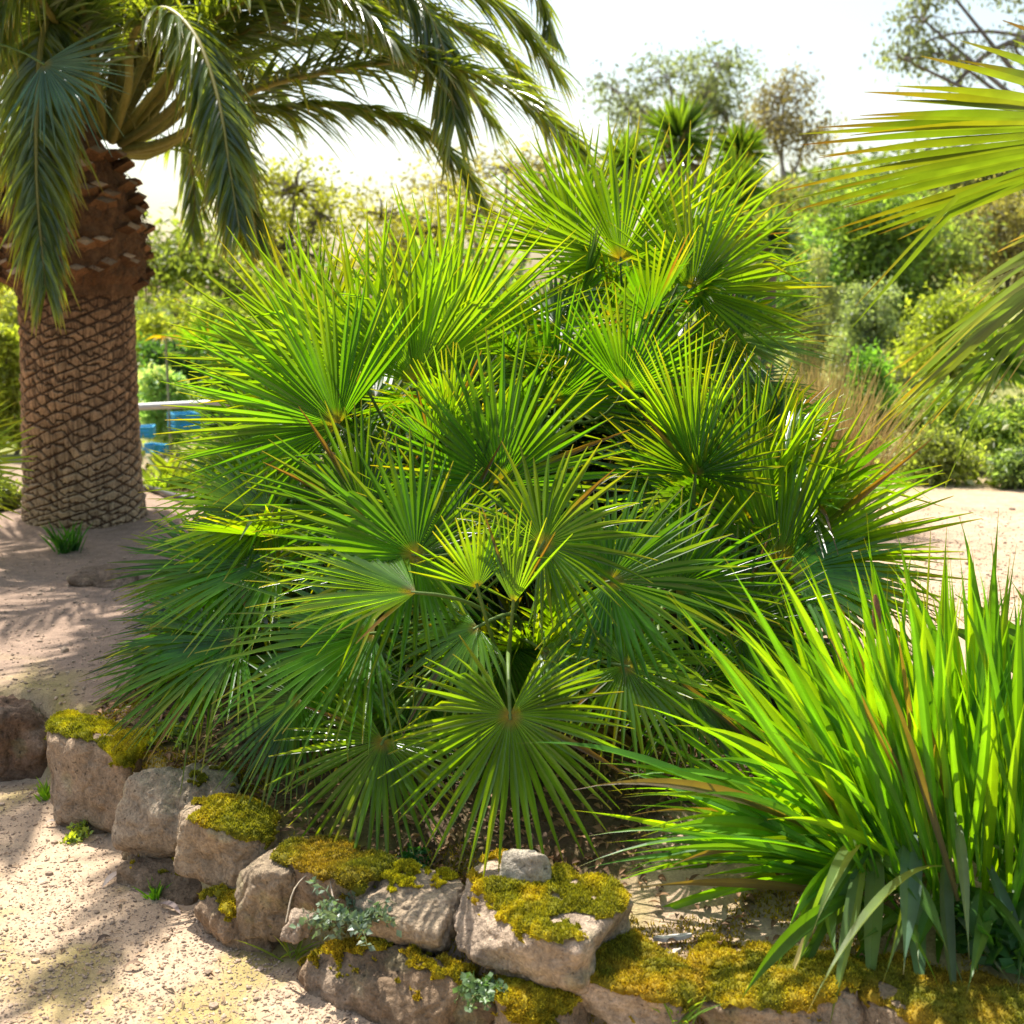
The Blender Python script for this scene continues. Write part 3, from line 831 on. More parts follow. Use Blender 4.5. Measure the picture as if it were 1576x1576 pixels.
# ------------------------------------------------------------------ fan palms that reach in from the sides
def side_palms():
    r = np.random.default_rng(21)
    p = at(2080, 900, 3.5)
    p = np.array([p[0], p[1], gz(p[0], p[1])])
    t = thing("fan_palm", p, "tall fan palm whose two big yellow-tipped leaves hang in above the sandy clearing", "palm")
    crown = np.array([p[0], p[1], 2.0])
    sb = MB(); stem(sb, p - UP * 0.05, crown, r, 0.16, 0.13); part("trunk", sb, M_BARK, t, True)
    hub = at(1825, 195, 3.2)
    f = frond(t, crown, hub, img(-1, 0.06, -0.02), UP * 0.97 + FV * 0.24, 585 * 3.25 / FPX, r, rad=0.016, n=40, spread=118, droop=0.03, cup=1, fuse=0.66, mat=M_FANPALE,
          base=(0.06, 0.11, 0.014), tip=(0.085, 0.032, 0.01), tipat=0.885, inner=0.8, wmul=1.0, jit=0.3)
    f["label"] = "large leaf with scorched orange-brown tips"
    hub = at(1735, 345, 3.0)
    frond(t, crown, hub, img(-0.85, 0.5, -0.1), UP * 0.9 + FV * 0.46, 430 * 3.1 / FPX, r, rad=0.014, n=46, spread=170, droop=0.12, cup=1, fuse=0.58, mat=M_FANPALE,
          base=(0.06, 0.12, 0.02), tip=(0.24, 0.14, 0.03), tipat=0.95, inner=0.8, jit=0.4)
    for k in range(6):
        az = r.uniform(-1.3, 0.3)
        D = np.array([math.cos(az) , math.sin(az), 0.5]); D = nrm(D)
        frond(t, crown, crown + D * 0.7, D - UP * 0.4, UP + r.normal(0, 0.2, 3), 0.7, r, rad=0.014, n=40, spread=210, droop=0.15, cup=4, fuse=0.5)
    # left edge
    p = at(-330, 900, 5.0); p = np.array([p[0], p[1], gz(p[0], p[1])])
    t = thing("fan_palm", p, "slim fan palm reaching one blue-green leaf across the date palm's crown", "palm")
    crown = np.array([p[0], p[1], 2.35])
    sb = MB(); stem(sb, p - UP * 0.05, crown, r, 0.1, 0.09); part("trunk", sb, M_BARK, t, True)
    hub = at(66, 98, 5.0)
    frond(t, crown, hub, img(0.8, 0.6, -0.1), UP * 0.3 - FV * 1.0, 150 * 5.0 / FPX, r, n=26, spread=150, droop=0.03, cup=3, fuse=0.4, base=(0.055, 0.105, 0.07), wmul=0.85, tip=(0.2, 0.2, 0.15), mat=M_FANBLUE)
    for k in range(7):
        az = r.uniform(1.8, 4.4)
        D = nrm(np.array([math.cos(az), math.sin(az), 0.5]))
        frond(t, crown, crown + D * 0.5, D - UP * 0.4, UP + r.normal(0, 0.2, 3), 0.42, r, n=28, spread=230, droop=0.08, cup=6, base=(0.04, 0.10, 0.045))
    p = at(-130, 815, 5.9); p = np.array([p[0], p[1], gz(p[0], p[1])])
    t = thing("fan_palm", p, "low yellow-green fan palm bush leaning against the left side of the ringed trunk", "palm")
    for k, (x, y, dx, dy, rp) in enumerate([(-60, 720, 1, -0.15, 125), (-70, 760, 1, 0.15, 110), (-60, 680, 0.7, -0.9, 115), (-90, 620, 0.6, -1, 110), (-90, 790, 0.9, 0.4, 90), (-140, 640, -0.3, -1, 120), (-160, 760, -1, 0, 120)]):
        hub = at(x, y, 5.75 + 0.05 * k)
        frond(t, p + UP * 0.25, hub, img(dx, dy, 0.1), UP * 0.6 - FV, rp * 5.8 / FPX, r, n=28, spread=210, droop=0.06, cup=8, base=(0.09, 0.16, 0.016))
side_palms()

# ------------------------------------------------------------------ strap-leaved plants
def strap(mb, p0, p1, p2, w, r, col, tipcol=(0.2, 0.1, 0.03), n=13, fold=0.5, roll=None):
    t = np.linspace(0, 1, n)
    P = (1 - t)[:, None] ** 2 * p0 + 2 * ((1 - t) * t)[:, None] * p1 + (t ** 2)[:, None] * p2
    T = nrm(np.gradient(P, axis=0))
    ref = nrm(UP * 0.5 - FV * 0.9 + r.normal(0, 0.55, 3)) if roll is None else roll
    Sd = nrm(np.cross(T, ref))
    N = np.cross(Sd, T)
    W = w * np.minimum(0.45 + 1.6 * t, 1.0) * np.clip(1 - sstep(0.4, 1.0, t) ** 1.6, 0.03, 1)
    c = np.array(col)[None] * np.ones((n, 1)) * r.uniform(0.8, 1.2)
    c[-1:] = c[-1:] * 0.4 + np.array(tipcol) * 0.6
    blades(mb, P[None], Sd[None], W[None], N[None], fold, c[None])

def strap_plant():
    r = np.random.default_rng(8)
    D = 2.72
    foot = on_ground(1420, 1440)
    t = thing("strap_leaved_plant", foot, "big bright green clump of long strap leaves growing at the end of the stone wall", "plant")
    G = [(0.085, 0.22, 0.010), (0.125, 0.26, 0.010), (0.055, 0.17, 0.014)]
    def leaf(bx, by, tx, ty, d0, d1, w, lift=0.3, col=None, tip=(0.2, 0.1, 0.03), own=True, mb=None, sag=0.0):
        p0 = at(bx, by, d0); p2 = at(tx, ty, d1)
        ln = np.linalg.norm(p2 - p0)
        p1 = (p0 * 0.45 + p2 * 0.55) + UP * ln * lift + r.normal(0, 0.02, 3)
        m = mb or MB()
        strap(m, p0, p1, p2, w, r, col or (G[r.integers(3)] if r.uniform() > 0.045 else (0.12, 0.10, 0.05)), tip)
        if own: part("leaf", m, M_STRAP, t)
    hero = [(830, 1158), (912, 1223), (1000, 1100), (935, 1185), (1045, 1062), (918, 1335), (925, 1455), (1170, 848), (1130, 962), (1190, 985), (1282, 925), (1345, 905),
            (1100, 1075), (985, 1235), (1010, 1290), (1060, 1130), (1195, 880), (1310, 950), (1240, 990), (1370, 960), (1090, 1180), (960, 1300), (1160, 1050), (1040, 1340), (1100, 1390),
            (1420, 940), (1450, 985), (1180, 1130), (1130, 1230), (1220, 1060)]
    for (x, y) in hero:
        bx = np.interp(x, [830, 1450], [1330, 1420]) + r.uniform(-30, 30)
        by = np.interp(y, [850, 1455], [1290, 1360]) + r.uniform(-20, 30)
        x, y = bx + (x - bx) * 1.07, by + (y - by) * 1.07
        leaf(bx, by, x, y, D + r.uniform(-0.1, 0.1), D + r.uniform(-0.25, 0.1), r.uniform(0.010, 0.016), r.uniform(0.05, 0.14) + 0.10 * (y > 1050))
    # leaves that bend over and hang to the wall
    for (bx, by, tx, ty, w, col) in [(1340, 1290, 1225, 1500, 0.02, (0.1, 0.2, 0.05)), (1330, 1300, 1275, 1590, 0.017, (0.12, 0.2, 0.06)), (1350, 1290, 1335, 1600, 0.02, (0.12, 0.2, 0.06)),
                                     (1370, 1290, 1415, 1590, 0.021, (0.10, 0.19, 0.08)), (1400, 1270, 1390, 1500, 0.024, (0.09, 0.17, 0.10)), (1460, 1300, 1480, 1610, 0.017, (0.12, 0.18, 0.08)),
                                     (1470, 1250, 1492, 1480, 0.012, (0.14, 0.2, 0.09)), (1520, 1330, 1600, 1560, 0.02, (0.10, 0.18, 0.10)), (1330, 1320, 1210, 1440, 0.018, (0.07, 0.2, 0.03)),
                                     (1430, 1370, 1560, 1520, 0.014, (0.13, 0.17, 0.09)), (1310, 1330, 1190, 1580, 0.008, (0.3, 0.24, 0.1))]:
        leaf(bx, by, tx, ty, D - 0.05, D - 0.3 + r.uniform(-0.05, 0.05), w, 0.22, col)
    # the thick of the clump
    mb = MB()
    for k in range(60):
        bx = r.uniform(1290, 1640); by = r.uniform(1290, 1400)
        d0 = D + r.uniform(-0.15, 0.15)
        leaf(bx, by, bx + r.normal(-35 if bx < 1450 else 25, 95), by + r.uniform(60, 330), d0, d0 - r.uniform(0.05, 0.35), r.uniform(0.009, 0.018), r.uniform(0.15, 0.35), own=False, mb=mb,
             col=[(0.075, 0.16, 0.03), (0.12, 0.19, 0.06), (0.05, 0.13, 0.015), (0.3, 0.24, 0.12)][r.choice(4, p=[0.35, 0.3, 0.27, 0.08])])
    for k in range(520):
        bx = r.uniform(1330, 1680)
        by = r.uniform(1300, 1430)
        d0 = D + r.uniform(-0.15, 0.55)
        a = r.normal(np.interp(bx, [1330, 1640], [-28, 22]), 13)
        ln = r.uniform(270, 540)
        tx = bx + math.sin(math.radians(a)) * ln
        ty = by - math.cos(math.radians(a)) * ln
        leaf(bx, by, tx, ty, d0, d0 + r.uniform(-0.25, 0.2), r.uniform(0.0065, 0.0125), r.uniform(0.02, 0.25), own=False, mb=mb)
    for k in range(130):
        bx = r.uniform(1280, 1420); by = r.uniform(1290, 1380)
        d0 = D + r.uniform(-0.1, 0.3)
        a = r.uniform(-95, -35); ln = r.uniform(200, 430)
        leaf(bx, by, bx + math.sin(math.radians(a)) * ln, by - math.cos(math.radians(a)) * ln, d0, d0 + r.uniform(-0.25, 0.2), r.uniform(0.0065, 0.0125), r.uniform(0.05, 0.25), own=False, mb=mb)
    part("foliage", mb, M_STRAP, t)
    fb = MB()
    tube(fb, spline([at(1385, 1200, D), at(1365, 1050, D), at(1350, 960, D)], 10), np.linspace(0.007, 0.006, 10), 6, (0.2, 0.1, 0.05))
    tube(fb, spline([at(1350, 965, D), at(1349, 945, D), at(1347, 915, D)], 6), np.array([0.007, 0.01, 0.01, 0.009, 0.007, 0.003]), 7, (0.22, 0.09, 0.04))
    o = part("dry_flower_stalk", fb, M_STALK, t, True)
    # broad leaves behind on the right
    foot = at(1700, 1120, 3.6); foot[2] = gz(foot[0], foot[1])
    t2 = thing("broad_leaved_plant", foot, "dark green plant with broad arching leaves behind the bright strap-leaved clump", "plant")
    for (tx, ty, w, l) in [(1470, 915, 0.04, 0.2), (1555, 892, 0.045, 0.15), (1430, 960, 0.035, 0.25), (1600, 940, 0.04, 0.2), (1510, 960, 0.035, 0.3), (1640, 900, 0.04, 0.2), (1576, 1000, 0.03, 0.3)]:
        m = MB()
        p0 = at(1690 + r.uniform(-40, 40), 1110, 3.6); p2 = at(tx, ty, 3.5 + r.uniform(-0.1, 0.1))
        strap(m, p0, (p0 + p2) / 2 + UP * l * 0.4, p2, w, r, (0.04, 0.12, 0.03), (0.05, 0.12, 0.03))
        part("leaf", m, M_STRAP, t2)
strap_plant()

# ------------------------------------------------------------------ the dry stone wall
bm = bmesh.new(); bmesh.ops.create_icosphere(bm, subdivisions=6, radius=1.0)
bm.verts.ensure_lookup_table()
ICO_V = np.array([v.co[:] for v in bm.verts]); ICO_F = np.array([[v.index for v in f.verts] for f in bm.faces]); bm.free()

def rock(label, box, seed, depth=0.24, dd=0.0, yaw=-0.45, tone=(0.42, 0.325, 0.235), moss=None, mcol=(0.27, 0.21, 0.02), group="stones of the dry stone wall",
         cat="stone", name="wall_stone", at_d=None, p=15.0, rough_=1.0, hm=1.0, side=(0, 0), flat=1.0):
    r = np.random.default_rng(seed)
    depth = depth * 0.8
    x0, y0, x1, y1 = box
    cx, cy = (x0 + x1) / 2, (y0 + y1) / 2
    d = (wall_d(cx) + depth * 0.45 + dd) if at_d is None else at_d
    Wm = (x1 - x0) * d / FPX * 1.14
    Hm = max((y1 - y0) * d / FPX * 1.12 - depth * 0.14, 0.07) * hm
    dims = np.array([Wm, depth, Hm]) / 2
    nv = [(1, 0, 0), (-1, 0, 0), (0, 1, 0), (0, -1, 0), (0, 0, 1), (0, 0, -1)]
    hh = [1.0] * 6
    for k in range(9):
        v = r.normal(size=3); v /= np.linalg.norm(v)
        nv.append(v); hh.append(r.uniform(0.82, 1.15))
    nv = np.array(nv, float); hh = np.array(hh)
    dt = np.clip(ICO_V @ nv.T, 0, None) / hh
    rad = (dt ** p).sum(1) ** (-1 / p)
    P = ICO_V * np.clip(rad, 0, 1.5)[:, None]
    so = seed * 3.7
    P = P * (1 + 0.10 * fbm(P * 1.3 + so, 3)[:, None] * 2 * rough_)
    P = P * dims
    nn = fbm(P * 9 + so, 5) - 0.35 * np.abs(fbm(P * 15 + so + 7, 4))
    rid = np.abs(fbm(P * np.array([22, 22, 7]) + so, 3))
    P = P + nrm(P / dims ** 1.3) * ((0.030 * nn - 0.016 * np.clip(0.10 - rid, 0, 1) * 8 * 0.5 + 0.014 * fbm(P * 40 + so, 4)) * rough_)[:, None]
    ca, sa = math.cos(yaw + r.uniform(-0.12, 0.12)), math.sin(yaw + r.uniform(-0.12, 0.12))
    tl = r.uniform(-0.08, 0.08)
    P = P @ np.array([[1, 0, 0], [0, math.cos(tl), math.sin(tl)], [0, -math.sin(tl), math.cos(tl)]])
    P = np.stack([P[:, 0] * ca - P[:, 1] * sa, P[:, 0] * sa + P[:, 1] * ca, P[:, 2]], 1)
    cen = at(cx, cy, d)
    col = np.array(tone)[None] * np.array([0.80, 0.74, 0.66]) * (1 + 0.9 * fbm(P * 5 + so, 4)[:, None])
    pale = sstep(0.05, 0.25, fbm(P * 7 + so + 40, 4))[:, None]
    col = col * (1 - 0.5 * pale) + np.array([0.42, 0.32, 0.23]) * 0.5 * pale
    lichen = sstep(0.12, 0.22, fbm(P * 11 + so + 80, 4))[:, None] * 0.4
    col = col * (1 - lichen) + np.array([0.30, 0.27, 0.14]) * lichen
    lowd = sstep(-0.3, -1.0, P[:, 2] / dims[2])[:, None] * 0.5          # browner and darker towards the foot
    col = col * (1 - lowd) + np.array([0.16, 0.11, 0.075]) * lowd
    mb = MB(); mb.add(P + cen, None, ICO_F, col)
    o = mb.build(name, M_ROCK, None, True, origin=cen)
    tag(o, label, cat, group)
    if moss is None:
        return o
    # moss: a swollen skin over the upper side, furred with tiny shoots
    thr, fur = moss
    thr += 0.2
    fa, fb_, fc = P[ICO_F[:, 0]], P[ICO_F[:, 1]], P[ICO_F[:, 2]]
    fn = np.cross(fb_ - fa, fc - fa)
    area = np.linalg.norm(fn, axis=1) / 2
    vn = np.zeros_like(P)
    for k in range(3): np.add.at(vn, ICO_F[:, k], fn)
    vn = nrm(vn)
    relz = P[:, 2] / dims[2]; relx = P[:, 0] / dims[0]
    g = vn[:, 2] * 0.6 + relz * 0.5 + side[0] * relx + 1.5 * fbm(P * 10 + so + 5, 4) + 0.7 * fbm(P * 30 + so, 3) - thr + side[1]
    msk = g > 0
    fm = msk[ICO_F].all(1)
    if fm.sum() < 20: return o
    thick = (0.001 + 0.012 * sstep(0.0, 0.3, g) * (0.5 + 1.2 * np.clip(fbm(P * 38 + so, 3) + 0.5, 0, 1)))
    Q = P + vn * thick[:, None]
    used, inv = np.unique(ICO_F[fm], return_inverse=True)
    mc = np.array(mcol)
    olive = np.array([0.11, 0.125, 0.014])
    rust = np.array([0.27, 0.14, 0.02])
    n1 = fbm(P * 14 + so, 4)
    cm = mc[None] * (1 + 0.8 * fbm(P * 60 + so, 2)[:, None])
    f1 = sstep(-0.08, 0.16, n1)[:, None] * 0.8; cm = cm * (1 - f1) + olive * f1
    f2 = sstep(0.0, 0.2, -n1)[:, None] * 0.3; cm = cm * (1 - f2) + rust * f2
    m2 = MB(); m2.add(Q[used] + cen, None, inv.reshape(-1, 3), cm[used])
    fi = np.nonzero(fm)[0]
    n = int(fur)
    pick = r.choice(fi, n, p=area[fi] / area[fi].sum())
    w = r.dirichlet((1, 1, 1), n)
    Pt = (Q[ICO_F[pick]] * w[..., None]).sum(1)
    Nt = (vn[ICO_F[pick]] * w[..., None]).sum(1)
    Ct = (cm[ICO_F[pick]] * w[..., None]).sum(1) * r.uniform(0.7, 1.7, (n, 1))
    Dd = nrm(Nt + UP * 0.3 + r.normal(0, 0.45, (n, 3)))
    ln = r.uniform(0.003, 0.009, n)
    u = np.array([0, 0.55, 1.0])
    PP = Pt[:, None] + Dd[:, None] * (ln[:, None] * u)[..., None] + cen
    Sx = nrm(np.cross(Dd, r.normal(size=(n, 3))))
    blades(m2, PP, Sx[:, None], np.broadcast_to(np.array([0.0011, 0.0013, 0.0002]), (n, 3)), np.cross(Sx, Dd)[:, None], 0.2, np.repeat(Ct[:, None], 3, 1) * np.array([0.8, 1.0, 1.5])[None, :, None])
    m2.build("moss_cushion", M_MOSS, o, True, origin=cen)
    return o

YM = (0.38, 0.33, 0.015)
OM = (0.31, 0.25, 0.018)
rock("pale block capped with bright yellow moss at the far end of the wall", (70, 1120, 255, 1285), 1, 0.30, moss=(0.45, 10000), mcol=YM, dd=0.02)
rock("large squared grey stone with a thin dark moss patch on its flat top", (193, 1185, 385, 1322), 2, 0.30, tone=(0.43, 0.36, 0.28), moss=(1.02, 4000), mcol=(0.16, 0.14, 0.02), side=(0.25, 0), dd=0.02)
rock("upright tan stone with thick moss spilling down its right shoulder", (296, 1240, 432, 1365), 3, 0.26, tone=(0.44, 0.35, 0.25), moss=(0.6, 8000), mcol=OM, side=(0.3, 0))
rock("ribbed bare stone standing in front of a long mossy one", (362, 1312, 470, 1436), 4, 0.18, dd=-0.06, tone=(0.36, 0.29, 0.21), moss=(1.1, 1500), mcol=OM, side=(-0.2, 0))
rock("long low stone almost wholly wrapped in dark olive moss", (438, 1312, 592, 1425), 5, 0.24, dd=0.03, moss=(0.33, 12000), mcol=(0.20, 0.16, 0.02))
rock("angular pale stone with a yellow moss cap above the grey-green weed", (562, 1342, 702, 1442), 6, 0.24, dd=0.06, tone=(0.46, 0.37, 0.27), moss=(0.92, 7000), mcol=YM)
rock("biggest pinkish boulder with rusty moss draped over its top", (706, 1372, 925, 1502), 7, 0.32, dd=0.02, tone=(0.52, 0.42, 0.33), moss=(0.72, 13000), mcol=(0.36, 0.28, 0.015), side=(0.1, 0))
rock("rusty moss covered stone showing one bare pale spot low on its face", (878, 1468, 1070, 1575), 8, 0.28, dd=0.0, tone=(0.5, 0.40, 0.32), moss=(0.25, 12000), mcol=(0.31, 0.22, 0.018), side=(0.1, 0))
rock("golden mossy hump beneath the drooping strap leaves", (1062, 1485, 1310, 1610), 9, 0.34, moss=(0.5, 12000), mcol=(0.33, 0.25, 0.018))
rock("mossy stone under the last strap leaves at the wall's near end", (1300, 1525, 1600, 1650), 10, 0.34, moss=(0.45, 8000), mcol=(0.25, 0.18, 0.018))
rock("long brown bottom stone with moss along its upper edge below the weed", (462, 1445, 715, 1600), 11, 0.24, dd=-0.03, tone=(0.29, 0.21, 0.14), moss=(0.62, 7000), mcol=OM)
rock("rounded mossy lump at the foot of the pinkish boulder", (765, 1515, 900, 1640), 12, 0.22, dd=-0.03, moss=(0.2, 12000), mcol=(0.33, 0.27, 0.02))
rock("wedge shaped bottom stone with moss on its sloping upper edge", (314, 1368, 440, 1470), 13, 0.20, dd=-0.05, tone=(0.31, 0.23, 0.16), moss=(0.85, 2500), mcol=OM, side=(-0.35, 0))
rock("brown bottom stone in shade below the squared grey stone", (205, 1322, 325, 1408), 14, 0.18, dd=-0.03, tone=(0.27, 0.2, 0.135), moss=(1.0, 800), mcol=OM)
rock("thin slanting wedge stone tucked under the squared grey stone", (186, 1268, 262, 1326), 15, 0.14, dd=-0.05, tone=(0.33, 0.25, 0.17))
rock("low brown stone bedded under the yellow capped block", (92, 1235, 190, 1305), 16, 0.18, dd=-0.03, tone=(0.27, 0.2, 0.14))
rock("dark brown clod of a stone at the path's left edge", (-75, 1072, 88, 1215), 17, 0.30, tone=(0.22, 0.145, 0.10), p=7, rough_=1.6, yaw=0.2)
rock("fist sized grey chock stone beside the weed", (446, 1402, 480, 1446), 18, 0.08, dd=-0.12, tone=(0.42, 0.34, 0.27))
rock("small dark stone flecked with silver lichen behind the yellow capped block", (75, 1080, 160, 1130), 19, 0.16, dd=0.32, tone=(0.14, 0.12, 0.10), moss=(0.9, 700), mcol=(0.12, 0.12, 0.02))
rock("brown stone filling the gap between boulder and mossy lump", (690, 1500, 790, 1600), 20, 0.22, dd=0.02, tone=(0.25, 0.18, 0.12), moss=(0.8, 1500), mcol=OM)
rock("small pale cut block like a plant marker standing on the mossy wall top", (776, 1312, 844, 1378), 22, 0.06, dd=0.16, tone=(0.62, 0.57, 0.48), group="", cat="marker stone", name="marker_block", p=26, rough_=0.35, yaw=0.05)
q = on_ground(165, 893)
rock("flat stone lying in the shaded path before the date palm", (120, 868, 210, 905), 23, 0.36, at_d=float(np.dot(q - CAM, FV)), tone=(0.26, 0.19, 0.14), group="", name="path_stone", yaw=0.1)

# ------------------------------------------------------------------ small plants, litter, gravel
def tuft(name, label, foot, r, n, L, w, col, spread=0.8, cat="plant", group=None, mat=None):
    t = thing(name, foot, label, cat, group)
    mb = MB()
    for k in range(n):
        a = r.uniform(0, 6.283)
        D = nrm(np.array([math.cos(a) * spread * r.uniform(0.2, 1), math.sin(a) * spread * r.uniform(0.2, 1), 1]))
        ln = L * r.uniform(0.5, 1.1)
        p0 = foot + np.array([r.normal(0, L * 0.12), r.normal(0, L * 0.12), -0.01])
        strap(mb, p0, p0 + D * ln * 0.6, p0 + D * ln + np.array([D[0], D[1], -0.3]) * ln * 0.3, w, r, np.array(col) * r.uniform(0.8, 1.3), n=7)
    part("foliage", mb, mat or M_STRAP, t)
    return t

def weed(name, label, foot, r, n, spread, leaf, col, cat="plant", droop=0.2, stemcol=(0.12, 0.14, 0.05), group=None, wide=0.7, mat=None):
    """low branching weed: thin stems carrying many small lobed leaves"""
    t = thing(name, foot, label, cat, group)
    sb, lb = MB(), MB()
    for k in range(n):
        a = r.uniform(0, 6.283)
        D = nrm(np.array([math.cos(a), math.sin(a), r.uniform(0.3, 1.3)]))
        ln = spread * r.uniform(0.4, 1.0)
        P = bez(foot, foot + D * ln * 0.4, foot + D * ln * 0.8, foot + D * ln + UP * (-droop * ln), 8)
        tube(sb, P, np.linspace(0.0016, 0.0008, 8), 5, stemcol)
        for j in range(2, 8):
            m = 3
            leaf_quads(lb, np.repeat(P[j][None], m, 0) + r.normal(0, leaf * 0.25, (m, 3)), leaf, r, np.array(col) * r.uniform(0.7, 1.3, (m, 1)), -0.3, wide)
    part("stem", sb, M_STALK, t, True)
    part("foliage", lb, mat or M_STRAP, t)
    return t

def small_things():
    r = np.random.default_rng(77)
    def wp(px, py, off=0.0):
        return at(px, py, wall_d(px) + off)
    weed("grey_weed", "silvery grey-green weed growing from the wall above the long brown stone", wp(545, 1425, -0.02), r, 34, 0.16, 0.018, (0.15, 0.20, 0.13), droop=0.3, mat=M_FANBLUE)
    weed("creeping_weed", "dark green creeping weed on the bed edge above the wall", on_ground(632, 1338), r, 22, 0.09, 0.016, (0.03, 0.12, 0.04), droop=0.5)
    weed("pennywort", "round-leaved pale weed hanging between the lower stones", wp(748, 1535, -0.02), r, 16, 0.085, 0.014, (0.11, 0.17, 0.07), droop=0.6, wide=0.9, mat=M_FANBLUE)
    weed("red_weed", "little rust red withered weed beside the upright tan stone", wp(430, 1295, 0.2), r, 14, 0.06, 0.012, (0.3, 0.09, 0.03), stemcol=(0.25, 0.08, 0.03))
    weed("leafy_weed", "small pale green seedling weed in the moss on the path", on_ground(125, 1290, 0), r, 14, 0.07, 0.016, (0.2, 0.3, 0.09), droop=0.4)
    weed("leafy_weed", "dark broad-leaved weed under the strap leaves at the wall's near end", on_ground(1535, 1455), r, 30, 0.16, 0.045, (0.04, 0.12, 0.03), droop=0.3)
    weed("bank_weed", "little grey weed behind the yellow capped block", on_ground(275, 1135), r, 22, 0.12, 0.02, (0.12, 0.2, 0.07), droop=0.3)
    tuft("grass_tuft", "short green grass tuft at the foot of the shaded brown stone", on_ground(240, 1382, 0), r, 26, 0.07, 0.003, (0.09, 0.26, 0.03), cat="grass")
    tuft("grass_tuft", "thin grass sprig at the foot of the wedge shaped stone", on_ground(450, 1475, 0), r, 14, 0.12, 0.0025, (0.16, 0.26, 0.05), 1.3, cat="grass")
    tuft("grass_tuft", "fine grass tuft growing from the rusty moss stone", wp(1045, 1568, -0.02), r, 24, 0.09, 0.0022, (0.14, 0.28, 0.04), 1.3, cat="grass")
    tuft("grass_tuft", "green grass tuft beside the dark brown clod", on_ground(72, 1228, 0), r, 26, 0.08, 0.004, (0.1, 0.24, 0.03), cat="grass")
    tuft("grass_tuft", "dark green tuft at the base of the date palm's trunk", on_ground(105, 850), r, 60, 0.2, 0.006, (0.03, 0.11, 0.03), 0.8, cat="grass")
    tuft("grass_tuft", "small pale green tuft on the sunny soil right of the date palm", on_ground(243, 757), r, 60, 0.2, 0.007, (0.13, 0.24, 0.06), 0.8, cat="grass")
    for (x, y, h, lb) in [(1475, 905, 0.36, "one tall thin grass stalk standing against the sandy clearing"), (1408, 930, 0.3, "thin yellowing grass stalk between fan palm and broad leaves")]:
        foot = at(x - 10, y + 80, 3.0)
        tuft("grass_stalk", lb, foot, r, 2, h, 0.003, (0.2, 0.28, 0.05), 0.12, cat="grass")
    # moss fur and tiny herbs on the wall top between bed and stones
    mb = MB()
    n = 60000
    X = r.uniform(-1.3, 1.4, n); sd = r.uniform(0.06, 0.5, n)
    Y = wall_y(X) + sd / 0.8
    P = np.stack([X, Y, X * 0], 1)
    P[:, 2] = height(X, Y) - 0.002
    keep = fbm(P * 7, 4) > (sd - 0.25) * 0.9 + 0.07
    P = P[keep]; n = len(P)
    D = nrm(np.array([0, 0, 1.0]) + r.normal(0, 0.5, (n, 3)))
    u = np.array([0, 0.55, 1.0])
    Sx = nrm(np.cross(D, r.normal(size=(n, 3))))
    c = np.array([[0.3, 0.23, 0.02]]) * r.uniform(0.4, 1.4, (n, 1))
    blades(mb, P[:, None] + D[:, None] * (r.uniform(0.005, 0.016, n)[:, None] * u)[..., None], Sx[:, None], np.broadcast_to(np.array([0.0014, 0.0016, 0.0002]), (n, 3)), np.cross(Sx, D)[:, None], 0.2, np.repeat(c[:, None], 3, 1))
    tag(mb.build("ground_moss", M_MOSS), "golden moss spread along the earth between wall and bed", "moss", kind="stuff")
    # fallen leaves in the bed
    mb = MB()
    n = 11000
    X = r.uniform(-1.6, 1.5, n * 2); Y = r.uniform(2.1, 4.4, n * 2)
    s = (Y - wall_y(X)) * 0.8
    ok = (s > 0.15 + 0.45 * sstep(0.1, 0.5, X) * (r.uniform(size=len(X)) < 0.75)) & ((X - BED[0]) ** 2 / 1.9 + (Y - BED[1]) ** 2 / 1.6 < 1.0)
    X, Y = X[ok][:n], Y[ok][:n]
    n = len(X)
    Z = height(X, Y) + r.uniform(0.002, 0.018, n)
    a = r.uniform(0, 6.283, n)
    D = nrm(np.stack([np.cos(a), np.sin(a), r.normal(0, 0.25, n)], 1)); Sx = nrm(np.cross(D, UP + r.normal(0, 0.35, (n, 3))))
    u = np.linspace(0, 1, 5)
    ln = r.uniform(0.012, 0.042, n)
    P = np.stack([X, Y, Z], 1)[:, None] + D[:, None] * (ln[:, None] * u)[..., None] + UP * (np.sin(u * 3.14) * 0.006)[None, :, None]
    W = ln[:, None] * 0.2 * np.array([0.15, 0.8, 1, 0.7, 0.05])
    c = np.array([[0.14, 0.08, 0.042]]) * r.uniform(0.3, 2.2, (n, 1))
    blades(mb, P, Sx[:, None], W, np.cross(Sx, D)[:, None], 0.5, np.repeat(c[:, None], 5, 1))
    tag(mb.build("leaf_litter", M_DRY), "brown fallen leaves covering the bed under the fan palm", "leaf litter", kind="stuff")
    # grit on the path and the terrace
    mb = MB()
    bm = bmesh.new(); bmesh.ops.create_icosphere(bm, subdivisions=1, radius=1.0); bm.verts.ensure_lookup_table()
    v0 = np.array([v.co[:] for v in bm.verts]); f0 = np.array([[v.index for v in f.verts] for f in bm.faces]); bm.free()
    n = 12000
    px = r.uniform(-100, 640, n * 2); py = r.uniform(1190, 1650, n * 2)
    G = np.array([gp(a, b) for a, b in zip(px, py)])
    s = (G[:, 1] - wall_y(G[:, 0])) * 0.8
    G = G[s < -0.01][:n]
    G2 = np.array([gp(a, b, 0.27) for a, b in zip(r.uniform(-50, 260, 2500), r.uniform(850, 1110, 2500))])
    G3 = np.array([gp(a, b, 0.27) for a, b in zip(r.uniform(1380, 1650, 3500), r.uniform(780, 960, 3500))])
    G = np.concatenate([G, G2, G3]); n = len(G)
    sz = np.exp(r.normal(math.log(0.0024), 0.5, n)) * np.where(np.arange(n) < len(G) - 6000, 0.85, 1.3)
